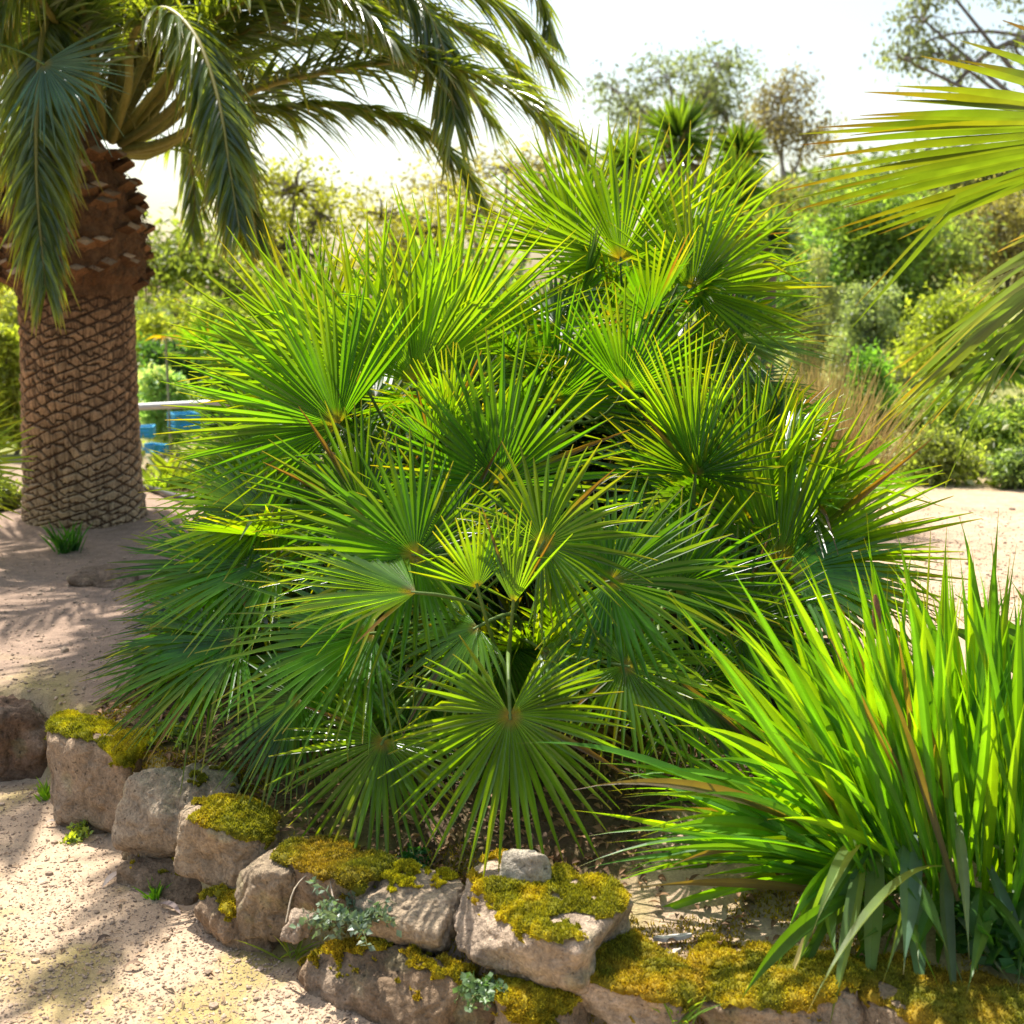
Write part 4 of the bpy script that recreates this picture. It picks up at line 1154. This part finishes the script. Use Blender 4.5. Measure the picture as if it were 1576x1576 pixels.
    G[:, 2] = height(G[:, 0], G[:, 1]) + sz * 0.3
    sc = r.uniform(0.6, 1.3, (n, 1, 3)) * np.array([1, 1, 0.65])
    V = v0[None] * sc * sz[:, None, None] * r.uniform(0.8, 1.15, (n, len(v0), 1)) + G[:, None]
    F = f0[None] + (np.arange(n) * len(v0))[:, None, None]
    c = np.array([[0.40, 0.29, 0.20]]) * r.uniform(0.55, 1.2, (n, 1))
    mb.add(V.reshape(-1, 3), None, F.reshape(-1, 3), np.repeat(c, len(v0), 0))
    tag(mb.build("gravel", M_PEB), "fine gravel strewn on the sandy path", "gravel", kind="stuff")
    mb = MB()
    n = 420
    px = r.uniform(-80, 640, n); py = r.uniform(1195, 1640, n)
    P0 = np.array([gp(a, b) for a, b in zip(px, py)])
    P0 = P0[(P0[:, 1] - wall_y(P0[:, 0])) < 0.0]; n = len(P0)
    P0[:, 2] = height(P0[:, 0], P0[:, 1]) + 0.003
    a = r.uniform(0, 6.283, n); D = np.stack([np.cos(a), np.sin(a), r.normal(0, 0.1, n)], 1)
    u = np.linspace(0, 1, 4); ln = r.uniform(0.006, 0.03, n)
    Sx = nrm(np.cross(D, UP + r.normal(0, 0.3, (n, 3))))
    c = np.array([[0.24, 0.16, 0.09]]) * r.uniform(0.3, 2.2, (n, 1))
    blades(mb, P0[:, None] + D[:, None] * (ln[:, None] * u)[..., None] + UP * (np.sin(u * 3.1) * 0.004)[None, :, None], Sx[:, None], np.repeat(r.uniform(0.0008, 0.004, n)[:, None], 4, 1) * np.array([0.3, 1, 0.9, 0.1]), np.cross(Sx, D)[:, None], 0.4, np.repeat(c[:, None], 4, 1))
    tag(mb.build("path_litter", M_DRY), "crumbs of dry leaf and straw on the sandy path", "leaf litter", kind="stuff")
    # single fallen leaves and chips
    def dry(label, px, py, ln, w, ang, col, z=0.0):
        p = on_ground(px, py, z) + UP * 0.006
        D = np.array([math.cos(ang), math.sin(ang), 0.08]); D /= np.linalg.norm(D)
        u = np.linspace(-0.5, 0.5, 9)
        P = p + D * (ln * u)[:, None] + UP * (0.012 * (1 - 4 * u ** 2))[:, None] + np.array([-D[1], D[0], 0]) * (0.12 * ln * u ** 2)[:, None]
        Sx = nrm(np.cross(D, UP)); W = w * np.clip(1 - (2 * np.abs(u)) ** 2.2, 0.04, 1)
        m = MB(); blades(m, P[None], Sx, W[None], np.cross(Sx, D), 0.6, np.array(col)[None, None] * r.uniform(0.9, 1.1, (1, 9, 1)))
        tag(m.build("fallen_leaf", M_DRY, None, False, origin=p), label, "leaf", "single fallen leaves")
    dry("pale pink fallen leaf on the mossy sand left of the wall", 175, 1357, 0.085, 0.010, 1.2, (0.5, 0.42, 0.36))
    dry("grey fallen leaf beneath the shaded bottom stone", 262, 1402, 0.08, 0.010, 2.6, (0.3, 0.23, 0.2))
    dry("small brown leaf nearer the camera on open sand", 205, 1492, 0.05, 0.006, 0.2, (0.22, 0.15, 0.1))
    dry("dark leaf lying in the streak of shade on the path", 160, 1452, 0.04, 0.008, 0.7, (0.10, 0.07, 0.05))
    dry("bleached leaf on the sand beside the small seedling", 80, 1272, 0.05, 0.008, 0.2, (0.55, 0.47, 0.38))
    dry("slender straw coloured leaf by the long bottom stone", 455, 1525, 0.06, 0.004, 2.4, (0.35, 0.26, 0.17))
    def chip(label, px, py, ln, w, ang, col):
        p = on_ground(px, py, 0.27) + UP * 0.012
        D = np.array([math.cos(ang), math.sin(ang), 0.05])
        m = MB(); k = np.linspace(-0.5, 0.5, 9)
        sd = np.array([-D[1], D[0], 0.0])
        hw = w * np.array([0.25, 0.7, 0.9, 1.0, 0.95, 1.0, 0.8, 0.55, 0.2]) * r.uniform(0.8, 1.15, 9)
        mid = p + D * (ln * k)[:, None] + sd * r.normal(0, w * 0.12, 9)[:, None]
        th = w * 0.35
        rows = np.stack([mid - sd * hw[:, None] - UP * 0.004, mid - sd * hw[:, None] * 0.8 + UP * th, mid + sd * hw[:, None] * 0.6 + UP * th * r.uniform(0.7, 1.3, 9)[:, None], mid + sd * hw[:, None] - UP * 0.004], 1)
        i = (np.arange(8)[:, None] * 4 + np.arange(3)[None]).reshape(-1)
        m.add(rows.reshape(-1, 3), np.stack([i, i + 1, i + 5, i + 4], 1), None, np.array(col) * 0.8 * np.repeat(r.uniform(0.75, 1.1, 9), 4)[:, None])
        tag(m.build("wood_chip", M_PEB, None, False, origin=p), label, "wood chip", "pale wood chips")
    chip("bleached wood chip on the moss before the strap leaves, the largest", 1035, 1450, 0.085, 0.011, 0.05, (0.62, 0.57, 0.52))
    chip("bleached splinter of wood just below the largest chip", 1030, 1475, 0.06, 0.008, 0.5, (0.58, 0.5, 0.42))
    chip("short bleached chip near the golden mossy hump", 1075, 1480, 0.03, 0.007, -0.7, (0.6, 0.54, 0.46))
    # twigs
    def twig(label, pts, rad, col=(0.2, 0.15, 0.11)):
        m = MB(); P = spline(pts, 14); tube(m, P, np.linspace(rad, rad * 0.5, 14), 6, np.array(col))
        tag(m.build("twig", M_PEB, None, True, origin=P[0]), label, "twig")
    twig("pale arching dead twig leaning over the ribbed stone", [wp(440, 1420, -0.12), wp(455, 1365, -0.06), wp(500, 1325, 0.05), wp(525, 1312, 0.15)], 0.0022, (0.42, 0.34, 0.24))
    twig("forked dead twig hanging over the mossy long stone", [wp(515, 1395, -0.05), wp(508, 1352, 0.0), wp(512, 1325, 0.1)], 0.0022, (0.4, 0.32, 0.24))
    twig("brown twig lying on the bed above the squared grey stone", [on_ground(300, 1180), on_ground(325, 1168) + UP * 0.015, on_ground(350, 1158)], 0.004, (0.22, 0.14, 0.10))
small_things()

# ------------------------------------------------------------------ the garden behind
def tree(name, label, foot, blobs, r, leaf=0.09, nl=9000, col=(0.1, 0.16, 0.04), trunk_r=0.1, tcol=(0.2, 0.16, 0.12), cat="tree", group=None, cl=0.28, ncl=60, hang=0.5, var=0.4, mat=None):
    """blobs: list of (centre, radii); leaves gather in clumps at branch ends inside them"""
    t = thing(name, foot, label, cat, group)
    tb, lb = MB(), MB()
    tot = sum(b[1][0] * b[1][2] for b in blobs)
    top = np.mean([b[0] for b in blobs], axis=0)
    fork = foot + (top - foot) * 0.45 + r.normal(0, 0.1, 3)
    tube(tb, spline([foot - UP * 0.1, foot + (fork - foot) * 0.5 + r.normal(0, trunk_r, 3), fork], 10), np.linspace(trunk_r, trunk_r * 0.65, 10), 9, np.array(tcol))
    for (c, rd) in blobs:
        c = np.array(c); rd = np.array(rd)
        share = rd[0] * rd[2] / tot
        k = max(6, int(ncl * share)); m = int(nl * share / k)
        cen = nrm(r.normal(size=(k, 3))) * (r.uniform(0.25, 1.0, (k, 1)) ** 0.5) * rd + c
        mid = fork + (c - fork) * 0.6
        tube(tb, spline([fork, (fork + mid) / 2 + r.normal(0, 0.08, 3) * rd[0], c], 9), np.linspace(trunk_r * 0.6, trunk_r * 0.2, 9), 6, np.array(tcol))
        for q in cen:
            tube(tb, spline([c + (q - c) * 0.1, (c + q) / 2 + r.normal(0, 0.1, 3) * rd[0], q], 6), np.linspace(trunk_r * 0.2, trunk_r * 0.05, 6), 5, np.array(tcol), cap=False)
            sc = cl * r.uniform(0.6, 1.4)
            P = q + r.normal(0, 1, (m, 3)) * sc * np.array([1, 1, 0.7])
            cc = np.array(col) * r.uniform(1 - var, 1 + var) * r.uniform(0.7, 1.3, (m, 1))
            leaf_quads(lb, P, leaf, r, cc, hang)
    part("trunk", tb, M_BARK, t, True)
    part("crown", lb, mat or M_BUSH, t)
    return t

def bush(name, label, px, py, d, rx, ry, r, col, leaf=0.06, nl=6000, cat="shrub", group=None, depth=None, **k):
    """px,py: middle of the bush in the photograph; rx, ry its half sizes in pixels"""
    c = at(px, py, d)
    s = d / FPX
    foot = np.array([c[0], c[1], gz(c[0], c[1])])
    hi = c[2] + ry * s
    c[2] = (hi + foot[2] + 0.02) / 2
    rd = np.array([rx * s, (depth or rx * s * 0.8), max((hi - foot[2]) / 2, 0.15)])
    col = np.array(col) * 1.3
    nl = int(nl * 1.25)
    blobs = [(c, rd * 0.75)]
    for i in range(5):
        o = nrm(r.normal(size=3)) * rd * 0.55
        blobs.append((c + o, rd * r.uniform(0.35, 0.5)))
    return tree(name, label, foot, blobs, r, leaf, nl, col, trunk_r=max(0.025, rx * s * 0.05), cat=cat, group=group, cl=rx * s * 0.17, ncl=k.pop('ncl', 95), **k)

def rosette(parent, c, r, n, L, w, col, up=0.25, mat=None, name="leaf_rosette"):
    mb = MB()
    for k in range(n):
        D = nrm(r.normal(size=3) + UP * up * 2)
        if D[2] < -0.4: D[2] = -0.4
        ln = L * r.uniform(0.75, 1.1)
        strap(mb, c + D * 0.03, c + D * ln * 0.6, c + D * ln - UP * ln * 0.12 * (1 - D[2]), w, r, np.array(col) * r.uniform(0.7, 1.3), (0.2, 0.17, 0.03), n=6)
    return part(name, mb, mat or M_STRAP, parent)

def background():
    r = np.random.default_rng(303)
    def ft(px, d, ref=600):
        p = at(px, ref, d); return np.array([p[0], p[1], gz(p[0], p[1])])
    def bl(px, py, d, rx, ry, dep=None):
        s = d / FPX; return (at(px, py, d), (rx * s, dep or rx * s * 0.8, ry * s))
    YG = (0.26, 0.26, 0.04)
    tree("small_tree", "yellow-green airy tree behind the arch of date palm fronds, the taller", ft(450, 15), [bl(455, 290, 15, 75, 50), bl(400, 330, 15, 55, 45), bl(490, 330, 15, 45, 50), bl(440, 380, 15, 95, 50)], r, 0.085, 3600, YG, 0.09, ncl=130, cl=0.16, group="trees behind the fan palm")
    tree("small_tree", "low spreading yellow-green tree just above the fan palm's top leaves", ft(620, 15.5), [bl(590, 330, 15.5, 60, 40), bl(660, 350, 15.5, 70, 45), bl(730, 330, 15.5, 60, 45), bl(640, 400, 15.5, 150, 40)], r, 0.085, 3800, (0.24, 0.22, 0.035), 0.09, ncl=130, cl=0.17, group="trees behind the fan palm")
    tree("small_tree", "thin pale tree half hidden by the hanging frond right of the trunk", ft(310, 14), [bl(300, 390, 14, 60, 45), bl(350, 430, 14, 60, 40), bl(255, 430, 14, 50, 40)], r, 0.11, 2800, (0.16, 0.19, 0.05), 0.08, ncl=70, cl=0.2, group="trees behind the fan palm")
    tree("small_tree", "dim yellowish tree between the palm fronds and the cordylines", ft(790, 20), [bl(780, 260, 20, 60, 40), bl(850, 300, 20, 80, 60), bl(700, 300, 20, 70, 50)], r, 0.11, 2600, (0.24, 0.2, 0.09), 0.1, ncl=70, cl=0.28, group="trees behind the fan palm")
    tree("small_tree", "sparse small tree at the left edge beside the hanging frond", ft(-10, 14), [bl(0, 430, 14, 60, 40), bl(30, 480, 14, 55, 50), bl(-60, 440, 14, 70, 60)], r, 0.11, 3000, YG, 0.08, ncl=70, cl=0.22, group="trees behind the fan palm")
    GUM = (0.125, 0.14, 0.10)
    tree("gum_tree", "airy grey gum tree with rounded crown against the white sky", ft(1070, 34), [bl(1110, 100, 34, 60, 38), bl(1030, 120, 34, 65, 36), bl(950, 140, 34, 50, 30), bl(1075, 145, 34, 75, 36), bl(1000, 175, 34, 70, 36), bl(1120, 175, 34, 50, 36)], r, 0.16, 4200, GUM, 0.13, ncl=90, cl=0.27, hang=1.2, tcol=(0.3, 0.25, 0.22), group="gum trees on the skyline")
    tree("gum_tree", "smaller brownish gum tree between the cordyline and the scorched leaf", ft(1200, 32), [bl(1205, 150, 32, 48, 38), bl(1190, 200, 32, 60, 42), bl(1240, 215, 32, 50, 38)], r, 0.15, 2700, (0.15, 0.12, 0.085), 0.11, ncl=60, cl=0.27, hang=1.2, tcol=(0.3, 0.25, 0.22), group="gum trees on the skyline")
    t = tree("gum_tree", "grey gum tree with bare drooping boughs above the scorched leaf", ft(1700, 26), [bl(1420, 30, 26, 50, 45), bl(1390, 90, 26, 40, 30), bl(1460, 85, 26, 60, 35), bl(1560, 70, 26, 50, 35), bl(1440, -40, 26, 60, 40), bl(1580, -30, 26, 60, 50), bl(1690, 60, 26, 70, 50), bl(1760, 130, 26, 60, 40), bl(1700, -40, 26, 60, 40)], r, 0.14, 5200, (0.13, 0.14, 0.09), 0.13, ncl=120, cl=0.22, hang=1.2, tcol=(0.24, 0.18, 0.17), group="gum trees on the skyline")
    lb = MB()
    tube(lb, spline([at(1720, 120, 26), at(1580, 58, 26), at(1480, 50, 26), at(1400, 72, 26)], 16), np.linspace(0.07, 0.02, 16), 6, np.array([0.22, 0.16, 0.16]))
    tube(lb, spline([at(1660, 40, 26), at(1560, 64, 26), at(1510, 90, 26), at(1470, 130, 26)], 16), np.linspace(0.09, 0.05, 16), 6, np.array([0.24, 0.18, 0.17]))
    part("bough", lb, M_BARK, t, True)
    # cordylines / yuccas
    for (x, y, d, L, lab) in [(1045, 212, 15, 0.62, "round spiky cordyline head topping a tall stem, the larger of two on the skyline"),
                              (1140, 236, 15, 0.45, "smaller spiky cordyline head right of the larger one"),
                              (1130, 292, 14, 0.5, "dull green cordyline half behind the fan palm's topmost leaf"),
                              (965, 250, 16, 0.5, "dark narrow cordyline left of the larger head, half hidden")]:
        c = at(x, y, d); foot = np.array([c[0], c[1], gz(c[0], c[1])])
        t = thing("cordyline", foot, lab, "cordyline", "cordylines behind the fan palm")
        sb = MB(); tube(sb, spline([foot - UP * 0.1, (foot + c) / 2 + r.normal(0, 0.05, 3), c], 12), np.linspace(0.1, 0.07, 12), 8, (0.2, 0.16, 0.12)); part("stem", sb, M_BARK, t, True)
        rosette(t, c, r, 220, L, 0.019, (0.05, 0.105, 0.028), 0.25)
        rosette(t, c - UP * 0.25, r, 60, L * 0.9, 0.02, (0.2, 0.16, 0.06), -0.3, M_DRY, "dry_leaf_skirt")
    c = at(1185, 372, 11); foot = np.array([c[0], c[1], gz(c[0], c[1])])
    t = thing("yucca", foot, "blue-grey yucca with stiff pointed leaves right of the fan palm's top", "yucca")
    sb = MB(); tube(sb, spline([foot - UP * 0.1, (foot + c) / 2, c], 8), np.linspace(0.09, 0.07, 8), 8, (0.17, 0.13, 0.09)); part("stem", sb, M_BARK, t, True)
    rosette(t, c, r, 140, 0.36, 0.022, (0.06, 0.12, 0.085), 0.1)
    c = at(1540, 560, 9.5); foot = np.array([c[0], c[1], gz(c[0], c[1])])
    t = thing("yucca", foot, "dark spiky yucca in the low green behind the lower hanging leaf", "yucca")
    rosette(t, c, r, 120, 0.36, 0.02, (0.05, 0.11, 0.03), 0.2)
    # shrubs on the slope at right
    OL = (0.115, 0.15, 0.045)
    B = [
        ("large rounded olive bush on the slope below the scorched leaf", 1310, 310, 16, 120, 75, (0.12, 0.17, 0.045), 0.10, 11000),
        ("dense dull green bush with bare stems right of the large rounded one", 1430, 340, 17, 120, 80, (0.11, 0.13, 0.05), 0.10, 9000),
        ("brownish twiggy bush at the right edge above the lower hanging leaf", 1560, 330, 18, 110, 90, (0.15, 0.13, 0.06), 0.09, 6000),
        ("mid green bush at the foot of the blue-grey yucca", 1240, 400, 15, 70, 50, (0.10, 0.16, 0.04), 0.09, 5000),
        ("round grey-leaved shrub in the middle of the slope", 1335, 440, 12.5, 50, 48, (0.16, 0.19, 0.12), 0.05, 7000),
        ("small grey shrub left of the round grey-leaved one", 1262, 418, 13.5, 45, 35, (0.18, 0.19, 0.12), 0.05, 4000),
        ("yellow-green bush behind the lower hanging leaf", 1470, 450, 13, 90, 45, (0.17, 0.2, 0.035), 0.07, 6000),
        ("bright green leafy shrub beside the brown feather grass", 1345, 570, 9.8, 48, 45, (0.11, 0.21, 0.035), 0.05, 5500),
        ("light green low shrub right of the bright leafy one", 1450, 620, 9.6, 70, 40, (0.15, 0.2, 0.05), 0.05, 6000),
        ("low flowery shrub at the right edge above the sandy clearing", 1545, 660, 9.3, 70, 45, (0.14, 0.19, 0.05), 0.05, 6000),
        ("straggly low shrub bordering the far side of the sandy clearing", 1440, 700, 8.9, 75, 30, (0.15, 0.17, 0.05), 0.045, 5000),
        ("small grey-green shrub at the clearing's right edge", 1560, 720, 8.6, 40, 28, (0.11, 0.15, 0.06), 0.045, 3500),
        ("olive bush far up the slope behind the large rounded one", 1220, 300, 24, 90, 50, (0.14, 0.14, 0.06), 0.14, 4000),
        ("dull far bush on the slope right of the scorched leaf tips", 1480, 260, 26, 120, 60, (0.13, 0.13, 0.065), 0.14, 5000),
    ]
    for (lab, x, y, d, rx, ry, col, lf, nl) in B:
        bush("shrub", lab, x, y, d, rx, ry, r, col, lf, nl, group="shrubs on the slope")
    # left of the fan palm, behind the trunk
    B = [
        ("yellowish hedge bush right behind the date palm's trunk", 255, 480, 12.5, 70, 50, (0.19, 0.21, 0.04), 0.07, 6500),
        ("dark green bush below the yellowish hedge bush", 270, 540, 12.0, 55, 40, (0.05, 0.10, 0.03), 0.07, 4500),
        ("white-flowering leafy bush above the grey handrail", 245, 595, 10.6, 45, 35, (0.17, 0.28, 0.12), 0.07, 3500),
        ("light bush between hedge and fan palm leaves", 330, 480, 13, 60, 55, (0.18, 0.21, 0.05), 0.07, 5000),
        ("bright yellow-green bush left of the date palm's trunk", 5, 540, 10.5, 50, 60, (0.19, 0.21, 0.035), 0.06, 5500),
        ("tangled low bush at the left foot of the date palm", -10, 800, 7.2, 45, 45, (0.12, 0.14, 0.045), 0.045, 3500),
        ("tall pale bush behind the left edge of the trunk", 10, 480, 13, 60, 60, (0.2, 0.21, 0.06), 0.08, 4500),
        ("green bush seen between fan palm and hedge bush", 360, 560, 10.5, 45, 45, (0.09, 0.16, 0.035), 0.06, 4500),
        ("leafy bush hidden behind the fan palm's middle", 700, 500, 9.5, 260, 110, (0.09, 0.14, 0.035), 0.09, 9000),
        ("green bush behind the upper right stems of the fan palm", 1020, 520, 11, 150, 60, (0.14, 0.17, 0.05), 0.08, 7000),
    ]
    for (lab, x, y, d, rx, ry, col, lf, nl) in B:
        bush("shrub", lab, x, y, d, rx, ry, r, col, lf, nl, group="bushes behind the palms")
    # dark blurred fan palm and a yellow umbrella-leaved plant
    p = at(330, 620, 9.6); p = np.array([p[0], p[1], gz(p[0], p[1])])
    t = thing("fan_palm", p, "dark green bushy fan palm in the distance behind the handrail", "palm")
    c = at(330, 545, 9.6)
    for k in range(16):
        a = r.uniform(0, 6.283); el = r.uniform(-0.3, 1.2)
        D = np.array([math.cos(a) * math.cos(el), math.sin(a) * math.cos(el), math.sin(el)])
        frond(t, c, c + D * 0.16, D, UP + r.normal(0, 0.3, 3) - D, 0.26, r, n=22, spread=240, base=(0.04, 0.12, 0.022))
    c = at(255, 520, 9.3); foot = np.array([c[0], c[1], gz(c[0], c[1])])
    t = thing("umbrella_plant", foot, "thin plant with one yellow umbrella-like tuft of leaves behind the trunk", "plant")
    sb = MB(); tube(sb, spline([foot, (foot + c) / 2, c], 8), np.linspace(0.012, 0.009, 8), 7, (0.25, 0.27, 0.18)); part("stem", sb, M_STALK, t, True)
    lb = MB()
    for k in range(13):
        a = 6.283 * k / 13 + r.uniform(-0.1, 0.1); D = np.array([math.cos(a), math.sin(a), 0.25])
        strap(lb, c, c + D * 0.1, c + D * 0.17 - UP * 0.07, 0.014, r, (0.26, 0.2, 0.02), n=6)
    part("foliage", lb, M_STRAP, t)
    # broad leaves below the handrail
    foot = on_ground(262, 735); foot = at(262, 730, 8.6); foot[2] = gz(foot[0], foot[1])
    t = thing("clump_plant", foot, "yellow-green broad bladed clump below the blue crates", "plant")
    lb = MB()
    for k in range(34):
        a = r.uniform(0, 6.283); D = nrm(np.array([math.cos(a), math.sin(a), r.uniform(0.5, 1.6)])); ln = r.uniform(0.3, 0.55)
        p0 = foot + np.array([r.normal(0, 0.12), r.normal(0, 0.08), 0])
        strap(lb, p0, p0 + D * ln * 0.6, p0 + D * ln - UP * 0.05, 0.022, r, (0.09, 0.15, 0.03), n=8)
    part("foliage", lb, M_STRAP, t)
    # feathery brown grass
    foot = at(1265, 640, 7.0); foot[2] = gz(foot[0], foot[1])
    t = thing("feather_grass", foot, "tall feathery brown grass clump right of the fan palm", "grass")
    lb = MB()
    n = 1500
    a = r.uniform(0, 6.283, n); el = r.uniform(0.9, 1.55, n)
    D = np.stack([np.cos(a) * np.cos(el), np.sin(a) * np.cos(el), np.sin(el)], 1)
    ln = r.uniform(0.5, 1.15, n); u = np.linspace(0, 1, 7)
    p0 = foot + np.stack([r.normal(0, 0.11, n), r.normal(0, 0.1, n), 0 * a], 1)
    P = p0[:, None] + D[:, None] * (ln[:, None] * u)[..., None] - UP * (ln * r.uniform(0.0, 0.25, n))[:, None, None] * (u ** 2)[None, :, None] + r.normal(0, 0.02, (n, 1, 3)) * (u ** 2)[None, :, None]
    c = np.array([0.22, 0.12, 0.05]) * (1 - u)[None, :, None] + np.array([0.42, 0.33, 0.12]) * u[None, :, None]
    c = c * r.uniform(0.6, 1.3, (n, 1, 1))
    Sx = nrm(np.cross(D, r.normal(size=(n, 3))))
    blades(lb, P, Sx[:, None], np.broadcast_to(np.array([0.003, 0.003, 0.0028, 0.0025, 0.002, 0.0015, 0.0005]), (n, 7)), np.cross(Sx, D)[:, None], 0.2, c)
    part("foliage", lb, M_DRY, t)
    # dry feathery grass above it
    foot = at(1250, 560, 10.5); foot[2] = gz(foot[0], foot[1])
    tuft("feather_grass", "pale golden dry grass on the slope behind the brown clump", foot, r, 260, 0.95, 0.006, (0.36, 0.29, 0.10), 0.5, cat="grass", mat=M_DRY)
    # ground cover on the slope
    mb = MB()
    n = 46000
    X = r.uniform(-9, 16, n); Y = 8.6 + r.uniform(0, 1, n) ** 1.7 * 24
    P = np.stack([X, Y, X * 0], 1)
    dens = fbm(P * 0.7, 4)
    k = (dens > -0.03) | (Y > 11)
    P = P[k]; n = len(P)
    P[:, 2] = height(P[:, 0], P[:, 1]) + np.abs(r.normal(0, 0.10, n)) * (1 + 3 * np.clip(dens[k], 0, 1))
    c = np.array([[0.16, 0.19, 0.045]]) * r.uniform(0.5, 1.5, (n, 1)) + (r.uniform(size=(n, 1)) < 0.12) * np.array([[0.4, 0.38, 0.3]])
    leaf_quads(mb, P, 0.09, r, c, -0.2, 0.6)
    tag(mb.build("ground_cover", M_BUSH), "low flowering ground cover on the slope beyond the clearing", "ground cover", kind="stuff")
    # far line of trees closing the view
    mb = MB()
    n = 60000
    th = r.uniform(-1.0, 1.0, n); d = r.uniform(40, 58, n)
    X = np.sin(th) * d; Y = np.cos(th) * d
    hgt = 0.5 + 1.2 * np.clip(fbm(np.stack([th * 14, d * 0.05, th * 0], 1), 3) + 0.5, 0, 1) + 1.0 * sstep(0.1, 0.5, th)
    Z = height(X, Y) + hgt * r.uniform(0, 1, n) ** 0.7
    c = np.array([[0.12, 0.15, 0.06]]) * r.uniform(0.5, 1.4, (n, 1))
    leaf_quads(mb, np.stack([X, Y, Z], 1), 0.3, r, c, 0.2, 0.6)
    tag(mb.build("far_wood", M_BUSH), "far band of scrub along the top of the slope", "scrub", kind="stuff")
    # handrail, blue crates, hose
    foot = at(215, 632, 9.0); foot = np.array([foot[0] - 0.6, foot[1], gz(foot[0], foot[1])])
    t = thing("handrail", foot, "light grey metal handrail passing behind the date palm's trunk", "handrail")
    a, b = at(60, 634, 9.0), at(420, 616, 8.8)
    m = MB(); tube(m, np.linspace(a, b, 6), 0.026, 12); part("rail", m, M_RAIL, t, True)
    for q in (a, b):
        m = MB(); z = gz(q[0], q[1]); tube(m, np.linspace([q[0], q[1], z - 0.05], q - UP * 0.02, 4), 0.022, 10); part("post", m, M_RAIL, t, True)
    def crate(label, px, py, d, w, h, dep, yaw):
        c = at(px, py, d)
        bmx = bmesh.new()
        def slab(cx, cy, cz, sx, sy, sz):
            mtx = Matrix.Translation((cx, cy, cz)) @ Matrix.Diagonal((sx, sy, sz, 1))
            bmesh.ops.create_cube(bmx, size=1.0, matrix=mtx)
        tk = 0.012
        slab(0, 0, -h / 2 + tk / 2, w, dep, tk)
        for sgn in (-1, 1):
            for (zc, hh) in ((-h * 0.33, h * 0.26), (0.02 * h, h * 0.24), (h * 0.36, h * 0.28)):
                slab(0, sgn * (dep / 2 - tk / 2), zc, w, tk, hh); slab(sgn * (w / 2 - tk / 2), 0, zc, tk * 0.98, dep - 2 * tk, hh)
            for s2 in (-1, 1): slab(sgn * (w / 2 - 0.02), s2 * (dep / 2 + 0.003), 0, 0.04, 0.012, h * 1.01)
        bmesh.ops.bevel(bmx, geom=bmx.edges[:], offset=0.003, segments=1, affect='EDGES')
        me = bpy.data.meshes.new("crate"); bmx.to_mesh(me); bmx.free(); me.materials.append(M_BLUE)
        o = bpy.data.objects.new("crate", me); COL.objects.link(o); o.location = c; o.rotation_euler = (0, 0, yaw)
        tag(o, label, "crate", "blue crates behind the handrail")
    crate("bright blue slatted crate on top below the handrail, nearest the fan palm", 283, 648, 9.5, 0.20, 0.13, 0.24, 0.5)
    crate("blue crate glimpsed right at the trunk's edge", 222, 664, 9.6, 0.16, 0.09, 0.2, 0.2)
    crate("blue crate low behind the broad bladed clump", 236, 690, 9.7, 0.14, 0.07, 0.2, 0.9)
    m = MB()
    P = spline([on_ground(205, 752) + UP * 0.02, on_ground(240, 760) + UP * 0.03, on_ground(275, 772) + UP * 0.03, on_ground(330, 775) + UP * 0.02], 24)
    tube(m, P, 0.02, 8)
    tag(m.build("hose", M_HOSE, None, True, origin=P[0]), "black irrigation hose curving over the soil right of the date palm", "hose")
background()
